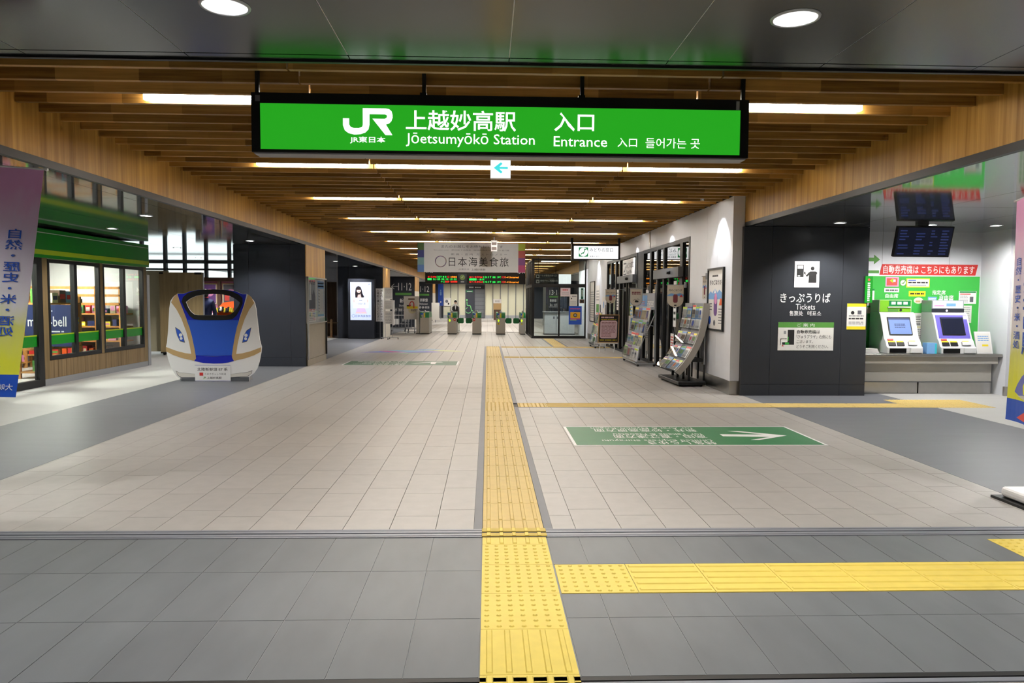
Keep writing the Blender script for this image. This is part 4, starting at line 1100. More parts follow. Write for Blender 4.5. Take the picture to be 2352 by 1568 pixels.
# ---- ticket machine bay
TW_Y = 11.9
bay = struct('wall_ticket_bay', 'white wall of the ticket machine bay', (7.1, TW_Y, 0))
MB().box(6.0, 8.9, TW_Y, TW_Y + .1, 0, 2.66, 'wall_white').build('back_wall', bay)
MB().box(8.30, 8.9, 11.22, 11.9, .0, 2.66, 'wall_white').build('column', bay)
MB().box(8.28, 8.92, 11.20, 11.24, .0, .15, 'steel').build('baseboard', bay)
for x in (6.6, 7.75): MB().box(x - .002, x + .002, TW_Y - .003, TW_Y, 2.12, 2.66, 'grey').build('panel_joint', bay)
wallbox('wall_right_side', 8.9, 9.9, 11.25, 12.5, -.1, 2.7, 'wall_white')
gp = thing('ticket_surround', 'bright green surround panel with stickers behind the ticket machines', 'panel', (7.3, TW_Y - .01, .66))
F = face_cam(0, TW_Y - .001, 0)
MB().fbox(F, 6.02, 8.28, .66, 1.925, 0, .008, 'green_panel').build('panel', gp)
def sticker(a0, a1, b0, b1, mt, draw=None):
    o = MB().fbox(F, a0, a1, b0, b1, .008, .011, mt).build('sticker', gp)
    if draw:
        m = MB(); draw(m, F.sub(a0, b0, .011)); m.build('sticker_print', o)
def wri(n, w_, h_, mt='ink_soft', k=.2): return lambda m, G: lines(m, G, w_ * .08, w_ * .92, h_ * k, h_ * (1 - k), n, mt, .6, 15)
def sq(m, G): m.poly(G, rect(.02, .02, .2, .14), 0, .001, 'red_print'); m.poly(G, [(.07, .1), (.13, .14), (.13, .06)], .001, .002, 'lime'); m.poly(G, rect(.12, .08, .17, .12), .001, .002, 'white')
sticker(6.665, 6.89, 1.75, 1.91, 'pink', sq)
def sea(m, G): m.poly(G, circle(.05, .05, .046, 18), 0, .001, 'white'); m.poly(G, [(.025, .035), (.06, .035), (.085, .075), (.07, .08), (.05, .05), (.025, .05)], .001, .002, 'green_print')
sticker(6.915, 7.02, 1.765, 1.87, 'green_print', sea)
def yb(m, G): m.poly(G, rect(.015, .015, .385, .135), 0, .001, 'white'); lines(m, G.sub(0, 0, .001), .03, .37, .06, .1, 1, 'ink', .6, 16); m.fbox(G, .03, .16, .108, .125, .001, .002, 'blue'); m.fbox(G, .05, .34, .03, .045, .001, .002, 'grey')
sticker(7.022, 7.42, 1.74, 1.89, 'yellowprint', yb)
sticker(6.65, 6.9, 1.655, 1.725, 'white', wri(1, .25, .07))
m = MB()
for s, a0, a1, b0, b1 in (('自由席', 6.67, 6.89, 1.56, 1.63), ('指定席', 7.47, 7.70, 1.62, 1.695), ('自由席', 7.60, 7.84, 1.545, 1.612)): m.text(F, s, a0, b0, a1, b1, 'white', .010, .03)
m.build('panel_lettering', gp)
sticker(7.07, 7.355, 1.59, 1.68, 'yellowprint', wri(1, .285, .09, 'ink', .25))
m = MB(); m.poly(F, [(7.24 + .08 * math.cos(a), 1.52 + .052 * math.sin(a)) for a in [math.pi * i / 10 for i in range(20)]], .008, .012, 'off_white'); m.poly(F, rect(7.19, 1.49, 7.27, 1.52), .012, .013, 'gold'); m.build('sticker', gp)
sticker(7.93, 8.23, 1.47, 1.685, 'white', lambda m, G: (m.fbox(G, .01, .29, .185, .21, 0, .001, 'green_gate'), m.fbox(G, .02, .2, .155, .17, 0, .001, 'red_print'), lines(m, G, .02, .16, .02, .14, 5, 'grey', .3, 21), m.poly(G, rect(.19, .03, .25, .12), 0, .001, 'ink_soft')))
sticker(7.94, 8.16, 1.15, 1.44, 'paper', lambda m, G: lines(m, G, .02, .2, .02, .27, 8, 'grey', .25, 22))
sticker(7.40, 7.55, 1.50, 1.585, 'blue_pale', wri(2, .15, .085, 'white'))
for k in range(3): sticker(7.585 + .09 * k, 7.655 + .09 * k, 1.50, 1.55, 'white')
sticker(6.34, 6.48, 1.43, 1.71, 'white', lambda m, G: (m.fbox(G, 0, .14, .25, .28, 0, .001, 'green_gate'), lines(m, G, .02, .12, .02, .23, 6, 'pink', .3, 23))); sticker(6.32, 6.47, 1.30, 1.40, 'cream')
def orr(m, G):
    m.poly(G, rect(.02, .3, .09, .42), 0, .001, 'yellowprint')
    for a in (.11, .21):
        for b in (.27, .36): lines(m, G, a, a + .08, b, b + .08, 3, 'ink', .5, int(a * 100 + b * 10))
    for b in (.03, .13): lines(m, G, .09, .28, b, b + .09, 3, 'grey_d', .4, 31)
    m.fbox(G, .01, .29, .24, .25, 0, .001, 'yellowprint')
sticker(7.10, 7.40, .83, 1.31, 'paper', orr)
# red title strip and arrow
t = thing('title_strip', 'red strip with white writing above the green ticket machine panel', 'sign', (7.4, TW_Y - .01, 1.93))
m = MB(); m.poly(F, [(6.56, 1.945), (8.20, 1.945), (8.24, 2.125), (6.60, 2.125)], 0, .008, 'red'); m.build('strip', t); m = MB(); m.text(F, '自動券売機は こちらにもあります', 6.62, 1.965, 8.18, 2.105, 'white', .009, .02); m.build('lettering', t)
t = thing('green_arrow', 'green arrow sticker on the white wall beside the Tickets pillar', 'sticker', (6.48, TW_Y, 2.15)); m = MB(); m.poly(F, [(6.30, 2.17), (6.46, 2.17), (6.46, 2.12), (6.56, 2.20), (6.46, 2.28), (6.46, 2.23), (6.30, 2.23)], 0, .004, 'green_print'); m.build('arrow', t)
t = thing('green_arrow', 'short green bar sticker under the arrow beside the Tickets pillar', 'sticker', (6.48, TW_Y, 1.97)); MB().fbox(F, 6.34, 6.55, 1.97, 2.02, 0, .004, 'green_print').build('bar', t)
# hanging information monitor, tilted towards the hall
t = thing('information_monitor', 'dark information monitor hung high in front of the white ticket bay wall', 'monitor', (6.5, 10.6, 2.17))
Fm = Frame((6.07, 10.66, 2.17), (1, 0, 0), (0, -.26, 1))
MB().fbox(Fm, 0, .86, 0, .46, -.05, 0, 'black').build('housing', t, .004)
scr = MB().fbox(Fm, .02, .84, .02, .44, 0, .003, 'monitor_dark').build('screen', t)
m = MB(); rr = random.Random(5)
for j in range(9):
    for a, b in ((.05, .2), (.3, .45), (.52, .62), (.68, .82)):
        if rr.random() < .8: m.fbox(Fm, a, b - rr.uniform(0, .06), .04 + .043 * j, .058 + .043 * j, .003, .004, 'monitor_line')
m.build('timetable', scr); MB().box(6.42, 6.58, 10.62, 10.70, 2.5, 2.66, 'grey_d').build('bracket', t)
# counter
t = thing('ticket_counter', 'stainless steel counter shelf under the ticket machines', 'counter', (7.15, 11.5, 0))
MB().box(6.0, 8.29, 11.28, 11.895, .62, .665, 'steel').build('worktop', t, .008, 2)
MB().box(6.0, 8.27, 11.36, 11.40, .50, .62, 'off_white').build('apron', t)
MB().box(6.0, 8.27, 11.50, 11.89, .20, .50, 'off_white').build('front_panel', t)
MB().box(6.0, 8.27, 11.49, 11.50, .185, .20, 'grey_d').build('shadow_gap', t)
MB().box(6.0, 7.05, 11.52, 11.88, 0, .185, 'steel').build('kick_plate', t); MB().box(7.06, 8.27, 11.50, 11.88, 0, .185, 'steel').build('kick_plate', t)
# ticket machines
def machine(x, lbl, kind):
    t = thing('ticket_machine', lbl, 'ticket machine', (x, 11.6, .665)); W = .58; xa, xb = x - W / 2, x + W / 2; Z = .667
    prof = [(11.30, 0), (11.30, .10), (11.34, .12), (11.38, .20), (11.42, .24), (11.56, .62), (11.60, .66), (11.88, .66), (11.88, 0)]
    m = MB(); n = len(prof); vs = [(xa, y, Z + z) for y, z in prof] + [(xb, y, Z + z) for y, z in prof]
    m.add(vs, [tuple(range(n)), tuple(reversed(range(n, 2 * n)))] + [(i, n + i, n + (i + 1) % n, (i + 1) % n) for i in range(n)], 'white_gloss'); m.build('body', t, .006, 2)
    Fs = Frame((xa, 11.42, Z + .24), (1, 0, 0), (0, .14, .38))      # sloping screen face
    if kind == 2: MB().fbox(Fs, .03, W - .03, .0, .40, .001, .004, 'violet').build('screen_panel', t)
    MB().fbox(Fs, .10, W - .10, .055, .36, .004, .012, 'black').build('bezel', t); MB().fbox(Fs, .115, W - .115, .07, .345, .012, .014, 'touch_blue' if kind == 1 else 'touch_dark').build('touch_screen', t)
    m = MB()
    if kind == 1:
        m.fbox(Fs, .115, W - .115, .315, .345, .014, .015, 'navy'); lines(m, Fs.sub(0, 0, .014), .2, W - .2, .17, .25, 3, 'navy', .4, 7)
    else: m.fbox(Fs, .115, W - .115, .335, .345, .014, .015, 'navy')
    m.build('screen_image', [c for c in t.children if c.name.startswith('touch_screen')][0])
    Fl = Frame((xa, 11.34, Z + .12), (1, 0, 0), (0, .04, .08)); Fv = face_cam(xa, 11.30, Z)
    m = MB()
    m.fbox(Fv, .03, .30, .015, .085, .0, .012, 'black_gloss'); m.build('cash_tray', t)
    m = MB(); m.fbox(Fv, .36, .55, .015, .095, 0, .03, 'white_gloss'); m.build('ticket_tray', t, .004)
    m = MB()
    for a in (.04, .18): m.fbox(Fl, a, a + .11, .0, .06, .001, .02, 'black'); m.fbox(Fl, a, a + .11, .065, .085, .001, .012, 'yellowprint')
    m.fbox(Fl, .36, .5, .01, .07, .001, .03, 'white_gloss'); m.fbox(Fl, .38, .48, .072, .085, .001, .02, 'yellowprint'); m.build('slots', t)
    MB().fbox(Fl, .04, .13, .095, .12, .001, .014, 'red_print').build('coin_plate', t)
    # head unit above
    Fh = face_cam(xa, 11.60, Z + .66)
    MB().fbox(Fh, .0, W - .04, 0, .20, -.28, 0, 'off_white' if kind == 1 else 'silver').build('head', t, .004)
    m = MB()
    if kind == 1:
        m.fbox(Fh, .01, W - .05, .005, .195, 0, .004, 'lime2'); m.fbox(Fh, .16, W - .06, .10, .19, .004, .006, 'green_gate')
        for k in range(3): m.fbox(Fh, .20 + .10 * k, .27 + .10 * k, .125, .17, .006, .008, 'white')
        m.fbox(Fh, .15, .32, .01, .05, .004, .006, 'green_print'); m.poly(Fh, circle(.36, .035, .022, 12), .004, .008, 'ink'); m.fbox(Fh, .14, W - .06, .075, .09, .004, .02, 'white_gloss')
    else:
        m.fbox(Fh, .02, W - .06, .07, .19, 0, .006, 'screen_white'); m.fbox(Fh, .0, W - .04, .0, .06, 0, .006, 'charcoal'); m.poly(Fh, circle(.25, .03, .02, 12), .006, .010, 'white'); m.fbox(Fh, .04, .2, .1, .12, .006, .007, 'pink'); m.fbox(Fh, .24, .40, .1, .15, .006, .007, 'blue_pale')
    m.build('head_display', [c for c in t.children if c.name.split('.')[0] == 'head'][0])
    if kind == 2: MB().fbox(Fs, W - .09, W - .03, .33, .39, .004, .012, 'white').build('note_sticker', t)

machine(6.70, 'white ticket machine with a blue touch screen and green head, nearer the dark pillar', 1)
machine(7.58, 'ticket machine with a violet framed dark touch screen and a lit header', 2)
t = thing('blue_box', 'small pale blue box on the counter between the ticket machines', 'box', (7.13, 11.36, .665)); MB().box(7.05, 7.21, 11.30, 11.42, .666, .84, 'blue_pale').build('box', t); m = MB(); m.box(7.18, 7.212, 11.298, 11.42, .67, .83, 'cyan'); m.build('side_strip', t)
t = thing('leaflet_holder', 'pale leaflet on a slanted holder at the right end of the ticket counter', 'leaflet holder', (8.05, 11.45, .665)); Fh = Frame((7.92, 11.36, .667), (1, 0, 0), (-.06, .14, .9))
MB().fbox(Fh, 0, .26, 0, .36, -.02, 0, 'white').build('holder', t); m = MB(); m.fbox(Fh, .02, .24, .02, .33, 0, .002, 'paper'); lines(m, Fh.sub(0, 0, .002), .04, .22, .2, .3, 3, 'blue_pale', .5, 3); m.fbox(Fh, .1, .2, .12, .15, .002, .003, 'yellowprint'); m.build('leaflet', t)
t = thing('paper_tray', 'low pile of white papers at the left end of the ticket counter', 'papers', (6.2, 11.5, .665)); m = MB()
for k in range(4): MB().box(6.05 + .01 * k, 6.33 - .01 * k, 11.4, 11.6, .666 + .018 * k, .683 + .018 * k, 'paper').build('sheet_stack', t)
# tall list of fares on the column
def dfare(m, F):
    for k in range(9):
        for a in (.03, .085): lines(m, F, a, a + .045, .055 + .115 * k, .145 + .115 * k, 3, 'green_print', .6, k)
        m.fbox(F, .15, .2, .07 + .115 * k, .13 + .115 * k, 0, .001, 'grey')
    m.poly(F, [(.05, 1.12), (.14, 1.16), (.2, 1.2), (.2, 1.26), (.1, 1.24)], 0, .001, 'red'); lines(m, F, .04, .2, 1.36, 1.42, 2, 'ink_soft', .5, 17)
poster('fare_list', 'tall narrow white list of stations in green on the white column at the right', face_cam(8.34, 11.22, .87), .24, 1.53, dfare, .006)

# ---- right hall wall (white panels, x = 3.87)
WX = 3.87
wr = struct('wall_right', 'white panelled wall of the ticket office', (WX, 18, 0))
FW = face_nx(WX, 0, 0)                 # a = -Y, b = z
def wp(y0_, y1_, z0, z1, mt='wall_white', d=-.06): return MB().fbox(FW, -y1_ + .002, -y0_ - .002, z0, z1, d, 0, mt).build('wall_panel', wr)
for a, b in ((11.42, 12.08), (12.08, 12.67), (12.67, 13.72)): wp(a, b, .22, 3.14)
for a, b in ((13.72, 16.56), (16.56, 20.0), (20.0, 23.3)): wp(a, b, 2.72, 3.14)
for a, b in ((23.3, 25.0), (25.0, 26.6), (26.6, 27.7)): wp(a, b, .22, 3.14)
for a, b in ((11.36, 13.72), (23.3, 27.7)): MB().fbox(FW, -b, -a, 0, .218, -.06, .004, 'steel').build('baseboard', wr)
MB().box(3.86, 4.045, 11.30, 11.42, .22, 3.14, 'wall_white').build('corner_panel', wr); MB().box(3.855, 4.05, 11.295, 11.42, 0, .218, 'steel').build('baseboard', wr)
MB().box(3.93, 4.05, 11.42, 31, 2.7, 3.4, 'black').build('wall_core', wr); MB().box(3.93, 4.0, 11.42, 13.7, 0, 2.7, 'black').build('wall_core', wr); MB().box(3.93, 4.0, 23.3, 31, 0, 2.7, 'wall_white').build('wall_core', wr)
for yy in (11.84, 15.1, 18.6, 21.9, 25.0):
    t = thing('wall_washer_lamp', 'small spotlight washing the white wall ' + {11.84: 'above the framed mountain poster', 15.1: 'above the near glass doors', 18.6: 'above the white office sign', 21.9: 'above the far glass doors', 25.0: 'above the far white wall'}[yy], 'spotlight', (3.52, yy, 3.16))
    m = MB(); m.lathe((3.52, yy, 3.135), [(0, .06), (.03, .06), (.03, .0), (.024, .0)], 'silver', 14); m.build('housing', t); m = MB(); m.lathe((3.52, yy, 3.14), [(.024, 0), (.0005, 0)], 'lamp_soft', 14); m.build('lens', t)
    spot('washer_beam', (3.52, yy, 3.12), SPOT_WALL * .55, 66, .3, .03, (.92, .95, 1), (.36, 0, -1), t)
MB().fbox(FW, -17.2, -17.12, 2.74, 3.12, 0, .02, 'steel').build('wall_pipe', wr)
# glass fronts of the ticket office
dn = struct('door_2', 'near black framed sliding glass doors of the ticket office', (WX, 15.3, 0)); df = struct('door_3', 'far black framed sliding glass doors of the ticket office', (WX, 20.6, 0))
def bar(root, y0_, y1_, z0, z1, d0=-.06, d1=.012, mt='black_metal', nm='frame_bar'): return MB().fbox(FW, -y1_, -y0_, z0, z1, d0, d1, mt).build(nm, root)
for root, bars in ((dn, ((13.72, 13.80), (14.22, 14.42), (15.70, 15.82), (16.3, 16.42), (16.95, 17.10), (17.78, 17.92))), (df, ((18.55, 18.7), (18.72 + .9, 19.72), (20.35, 20.47), (20.95, 21.1), (21.6, 21.75), (22.4, 22.55), (23.18, 23.3)))):
    for a, b in bars: bar(root, a, b, .06, 2.64)
    lo, hi = bars[0][0], bars[-1][1]
    bar(root, lo, hi, 2.64, 2.72); bar(root, lo, hi, 0, .06)
    ee = [lo] + [v for ab in bars for v in ab][1:-1] + [hi]
    for a, b in zip([x[1] for x in bars[:-1]], [x[0] for x in bars[1:]]):
        if b - a > .05: MB().fbox(FW, -b, -a, .06, 2.64, -.03, -.024, 'glass_dark').build('pane', root)
MB().fbox(FW, -18.55, -17.92, 0, 2.72, -.05, 0, 'black_metal').build('frame_bar', dn)
for root, a, b in ((dn, 14.2, 16.35), (df, 18.7, 20.95)):
    bar(root, a, b, 1.97, 2.17, 0, .10, 'grey_d', 'door_head'); m = MB(); m.lathe((WX - .12, (a * .7 + b * .3), 2.07), [(0, -.05), (.03, -.05), (.04, 0), (.03, .03), (0, .03)], 'black', 12, 'X'); m.build('door_sensor', root)
for root, a, b in ((dn, 15.2, 15.28), (df, 19.9, 19.98)): bar(root, a, b, .06, 1.97, -.02, .02, nm='sliding_stile')
def dws(m, F):
    m.poly(F, rect(.10, .05, .5, .39), 0, .001, 'ink_soft', [rect(.14, .09, .46, .35)]); m.poly(F, [(.18, .13), (.32, .13), (.4, .28), (.36, .3), (.28, .18), (.18, .18)], .0, .001, 'ink_soft')
    m.text(F, 'みどりの窓口', .56, .22, 1.5, .38, 'ink_soft', .002, .03); m.text(F, 'Ticket Office', .56, .07, 1.3, .17, 'ink_soft', .002, .02)
poster('office_sign', 'white wall sign for the ticket office above the far glass doors', face_nx(WX - .015, 20.42, 2.14), 1.64, .47, dws, .02, 'white', 'sign')
# ticket office interior seen through the glass
io = struct('wall_office', 'walls of the ticket office interior', (7, 18, 0))
MB().box(8.2, 8.3, 12.4, 30.5, 0, 2.95, 'brown_wood').build('back_wall', io); MB().box(4.05, 8.2, 12.32, 12.4, 0, 2.95, 'wall_plain').build('near_wall', io); MB().box(4.05, 8.2, 30.4, 30.5, 0, 2.95, 'wall_plain').build('far_wall', io)
t = thing('office_counter', 'wooden service counter inside the ticket office', 'counter', (6.4, 17.5, 0)); MB().box(6.1, 6.7, 13.5, 22.5, 1.0, 1.05, 'panel_wood').build('top', t)
for k in range(6): MB().box(6.2, 6.6, 13.5 + 1.5 * k + .01, 13.5 + 1.5 * (k + 1) - .01, 0, 1.0, 'brown_wood').build('front_panel', t)
t = thing('led_display', 'small lit departure display inside the ticket office', 'display', (5.6, 17.0, 2.1)); MB().box(5.1, 6.1, 17.0, 17.06, 2.02, 2.3, 'led_black').build('housing', t)
m = MB(); F = face_cam(5.1, 16.999, 2.02); rr = random.Random(8)
for j, mt in enumerate(('led_red', 'led_green', 'led_orange')): lines(m, F, .05, .95, .03 + .08 * j, .1 + .08 * j, 1, mt, .7, 40 + j)
m.build('led_rows', t)
for k, y in enumerate((14.6, 17.6, 20.6)):
    t = thing('office_lamp', 'lit panel lamp on the ticket office ceiling, ' + ('nearest the entrance', 'the middle one', 'farthest from the entrance')[k], 'ceiling light', (5.6, y, 2.94)); MB().box(5.0, 6.2, y - .08, y + .08, 2.915, 2.948, 'lamp_soft').build('diffuser', t)
    l = bpy.data.lights.new('office_glow', 'AREA'); l.shape = 'RECTANGLE'; l.size = 1.1; l.size_y = .2; l.energy = 60; lo_ = bpy.data.objects.new('office_glow', l); C.objects.link(lo_); lo_.location = (0, 0, -.05); lo_.parent = t
for k, (yy, z0, z1, wd, mt, ink) in enumerate(((14.75, .95, 1.9, .22, 'white', 'ink'), (19.4, .5, 1.65, .2, 'lime', 'white'), (19.2, 1.0, 1.7, .36, 'cream', 'blue_pale'), (17.3, 1.2, 1.75, .3, 'paper', 'green_print'), (16.65, 1.45, 1.75, .22, 'cream', 'ink_soft'), (14.9, .35, .8, .26, 'white', 'red'), (21.3, 1.2, 1.8, .4, 'paper', 'ink_soft'))):
    poster('door_poster', ('narrow white upright notice on the near glass doors', 'lime green strip notice on the far glass doors', 'cream notice with a pale circle on the far glass doors', 'white notice with green writing between the door panes', 'small cream notice high on the near doors', 'white and red card low on the near glass doors', 'pale notice on the farthest pane of the office front')[k], face_nx(WX + .02, yy + wd, z0), wd, z1 - z0, lambda m, F, wd=wd, h=z1 - z0, ink=ink, k=k: lines(m, F, .03, wd - .03, h * .1, h * .9, 6, ink, .45, 50 + k), .003, mt)
# posters on the white wall
def dmt(m, F):
    lines(m, F, .2, .5, .87, .92, 1, 'ink', .6, 18); m.text(F, '冬のごほうび', .06, .74, .68, .83, 'ink', .002, .03)
    m.poly(F, [(.0, .5), (.0, .58), (.12, .64), (.2, .60), (.34, .68), (.48, .61), (.58, .66), (.74, .6), (.74, .5)], 0, .001, 'blue_pale'); m.poly(F, [(.28, .6), (.34, .68), (.42, .61)], .001, .002, 'white')
    m.poly(F, rrect(.3, .22, .48, .58, .08), .001, .002, 'purple'); m.poly(F, rrect(.33, .42, .46, .60, .06), .002, .003, 'pink'); m.poly(F, [(.58, .4), (.74, .4), (.72, .5), (.64, .52)], .001, .002, 'orange')
    m.poly(F, circle(.08, .14, .07, 16), 0, .001, 'blue'); m.poly(F, circle(.34, .1, .05, 16), 0, .001, 'ink_soft'); lines(m, F, .55, .72, .08, .36, 6, 'ink_soft', .3, 61); lines(m, F, .06, .2, .3, .45, 3, 'ink_soft', .3, 62)
poster('framed_poster', 'tall black framed poster with blue mountains on the white wall behind the curved rack', face_nx(WX - .002, 12.47, 1.02), .78, 1.0, dmt, .012, 'paper', 'poster', 'black', .03, fth=.035)
poster('framed_poster', 'slim black framed timetable on the far white wall beside the glass box', face_nx(WX - .002, 26.95, .72), 1.05, 1.42, lambda m, F: lines(m, F, .08, .97, .1, 1.1, 12, 'grey', .35, 63), .012, 'paper', 'poster', 'black', .03, fth=.03)
poster('wall_poster', 'pale green poster on the far white wall nearer the office doors', face_nx(WX - .002, 25.6, .75), .8, 1.25, lambda m, F: (m.poly(F, rect(.1, .3, .7, .6), 0, .001, 'green_print'), lines(m, F, .1, .7, .7, 1.1, 4, 'grey', .4, 64)), .004)
poster('wall_poster', 'small pale poster low on the far white wall next to the glass doors', face_nx(WX - .002, 24.2, 1.05), .6, .55, lambda m, F: m.poly(F, circle(.3, .28, .12, 14), 0, .001, 'blue_pale'), .004)

# ---- round bottomed pennants on wall brackets
def pennant(x, y, z, w_, h_, lbl, art):
    t = thing('pennant', lbl, 'pennant', (WX - .01, y, z)); F = face_cam(x, y, z - h_)
    n = 12; out = [(0, h_), (0, w_ * .45)] + [(w_ / 2 - w_ / 2 * math.cos(math.pi * i / n), w_ * .45 - w_ * .45 * math.sin(math.pi * i / n)) for i in range(1, n)] + [(w_, w_ * .45), (w_, h_)]
    m = MB(); m.poly(F, out, -.004, 0, 'cream_cloth' if art else 'silver'); m.build('cloth', t)
    m = MB()
    if art:
        m.text(F, '冬のごほうび', w_ * .1, h_ * .72, w_ * .9, h_ * .82, 'ink', .001, .02); m.poly(F, [(0, .55 * h_), (.25 * w_, .63 * h_), (.5 * w_, .58 * h_), (.8 * w_, .64 * h_), (w_, .57 * h_), (w_, .5 * h_), (0, .5 * h_)], 0, .001, 'blue_pale')
        m.poly(F, rrect(w_ * .36, h_ * .2, w_ * .64, h_ * .58, w_ * .1), .001, .002, 'maroon'); m.poly(F, [(w_ * .74, h_ * .46), (w_ * .96, h_ * .46), (w_ * .86, h_ * .58)], .001, .002, 'red'); m.poly(F, rrect(w_ * .42, h_ * .06, w_ * .58, h_ * .11, .01), 0, .001, 'ink')
    else:
        m.poly(F, [(a * .9 + w_ * .05, b * .9 + h_ * .05) for a, b in out], 0, .001, 'cream_cloth'); lines(m, F.sub(0, 0, .001), w_ * .16, w_ * .84, h_ * .64, h_ * .82, 2, 'maroon', .6, 19)
        m.path([F.at(w_ * .25, h_ * .3, .003), F.at(w_ * .4, h_ * .4, .003), F.at(w_ * .5, h_ * .32, .003), F.at(w_ * .62, h_ * .42, .003), F.at(w_ * .75, h_ * .34, .003)], .004, 'ink', 6); m.poly(F, rrect(w_ * .4, h_ * .22, w_ * .68, h_ * .32, .01), .001, .002, 'ink')
    m.build('print', t)
    m = MB(); m.tube((x - .02, y, z + .004), (WX, y, z + .004), .006, 'silver'); m.build('rod', t); MB().box(WX - .03, WX, y - .03, y + .03, z - .05, z + .06, 'silver').build('bracket', t)

pennant(3.50, 13.95, 1.795, .32, .43, 'round bottomed cream pennant with a figure hung beside the curved rack', True)
pennant(3.41, 17.2, 1.78, .31, .43, 'round bottomed grey edged pennant with red writing hung between the glass doors', False)
pennant(3.30, 20.1, 1.79, .29, .39, 'round bottomed cream pennant with a figure hung farthest along the white wall', True)
pennant(3.79, 12.62, 1.92, .07, .40, 'slim pennant edge on beside the framed mountain poster', True)

# ---- leaflet racks
def leaflets(F, w_, h_, n, mtpool, lbl, grp, rr, tilt=0):
    step = w_ / n
    for i in range(n):
        t = thing('leaflet', lbl if n == 1 else lbl + ', ' + (['left one', 'right one'] if n == 2 else ['left one', 'middle one', 'right one'] if n == 3 else ['leftmost', 'second from the left', 'third from the left', 'fourth from the left'])[i], 'leaflet', F.at(step * (i + .5), 0, 0), grp)
        hh = h_ * rr.uniform(.82, 1.0); base = rr.choice(mtpool)
        sh = MB().fbox(F, step * i + .008, step * (i + 1) - .008, 0, hh, 0, .012, base).build('sheets', t)
        m = MB(); G_ = F.sub(step * i + .008, 0, .012); ww = step - .016
        m.fbox(G_, .0, ww, hh * .84, hh * .98, 0, .001, rr.choice(['yellowprint', 'red_print', 'blue_pale', 'green_print', 'purple', 'lime']))
        k = rr.random()
        if k < .4: m.poly(G_, circle(ww / 2, hh * .48, min(ww, hh) * .28, 14), 0, .001, rr.choice(['blue', 'orange', 'pink', 'ink_soft', 'red']))
        elif k < .8: m.fbox(G_, ww * .1, ww * .9, hh * .3, hh * .66, 0, .001, rr.choice(['blue_pale', 'grey', 'cream', 'green_print', 'brown']))
        lines(m, G_, ww * .1, ww * .9, hh * .08, hh * .26, 3, 'ink_soft', .4, int(rr.random() * 1000)); m.build('cover_print', sh)
PAP = ['paper', 'white', 'off_white', 'grey', 'blue_pale', 'cream']
# curved rack
rk = thing('curved_leaflet_rack', 'curved grey leaflet rack with clear pockets on a black wheeled base', 'leaflet rack', (3.5, 13.0, 0))
# the rack faces -X-ish and towards the camera: width axis runs along +Y
ax = Vector((.04, -1.0, 0)).normalized()            # left to right seen from the hall
nn = Vector((-1.0, -.04, 0)).normalized()           # towards the hall
org = Vector((3.70, 13.56, 0)); RW = 1.14
curve = []
for i in range(15):
    s = i / 14; ang = math.radians(44 * (1 - s) ** 1.15)   # lean from the vertical at the foot of the curve
    curve.append(ang)
pts = [(.46, .26)]
for i in range(14):
    a = curve[i]; pts.append((pts[-1][0] - .094 * math.sin(a), pts[-1][1] + .094 * math.cos(a)))
def RP(w_, d, z): return org + ax * w_ + nn * d + Vector((0, 0, z))
for nm_, w0, w1, mt in (('side_plate', RW, RW + .035, 'grey_plate'), ('side_plate', -.03, 0, 'clear'), ('centre_divider', RW / 2 - .008, RW / 2 + .008, 'clear')):
    m = MB(); n = len(pts); dep = .09 if mt == 'grey_plate' else .05
    vs = [RP(w_, d + .02, z) for w_ in (w0, w1) for d, z in pts] + [RP(w_, d - dep * math.cos(curve[min(i, 14)]), z - dep * math.sin(curve[min(i, 14)])) for w_ in (w0, w1) for i, (d, z) in enumerate(pts)]
    fs = []
    for i in range(n - 1):
        A, B, Cc, D_ = i, n + i, 2 * n + i, 3 * n + i
        fs += [(A, A + 1, B + 1, B), (Cc, D_, D_ + 1, Cc + 1), (A, Cc, Cc + 1, A + 1), (B, B + 1, D_ + 1, D_)]
    fs += [(0, n, 3 * n, 2 * n), (n - 1, 3 * n - 1, 4 * n - 1, 2 * n - 1)]
    m.add(vs, fs, mt, False); m.build(nm_, rk)
m = MB(); n = len(pts); vs = [RP(w_, d - .03, z) for w_ in (0, RW) for d, z in pts]; m.add(vs, [(i, n + i, n + i + 1, i + 1) for i in range(n - 1)], 'grey', True); m.build('back_sheet', rk)
m = MB()
def obox(m, w0, w1, d0, d1, z0, z1, mt):
    vs = [RP(a, b, z) for z in (z0, z1) for a, b in ((w0, d0), (w1, d0), (w1, d1), (w0, d1))]
    m.add(vs, [(0, 3, 2, 1), (4, 5, 6, 7), (0, 1, 5, 4), (1, 2, 6, 5), (2, 3, 7, 6), (3, 0, 4, 7)], mt)
obox(m, -.02, RW + .1, -.05, .44, .03, .09, 'black'); m.build('base', rk, .006)
for w_, d in ((.06, .38), (RW, .38), (.06, 0), (RW, 0)):
    p = RP(w_, d, .015); m = MB(); m.lathe((p.x - .01, p.y, .02), [(0, 0), (.02, 0), (.02, .02), (0, .02)], 'black', 10, 'X'); m.build('castor', rk)
for w_ in (.08, .38, .72, 1.04):
    m = MB(); obox(m, w_, w_ + .04, .18, .22, .09, .46, 'black'); m.build('post', rk); m = MB(); obox(m, w_, w_ + .04, -.08, -.056, .09, 1.15, 'black'); m.build('post', rk)
m = MB(); obox(m, .05, 1.1, -.04, .14, .42, .48, 'black'); m.build('cross_bar', rk); m = MB(); obox(m, RW - .14, RW - .02, -.06, -.045, .38, 1.2, 'grey'); m.build('rear_panel', rk)
rr = random.Random(12); tier = ['bottom', 'second lowest', 'middle', 'second highest', 'top']
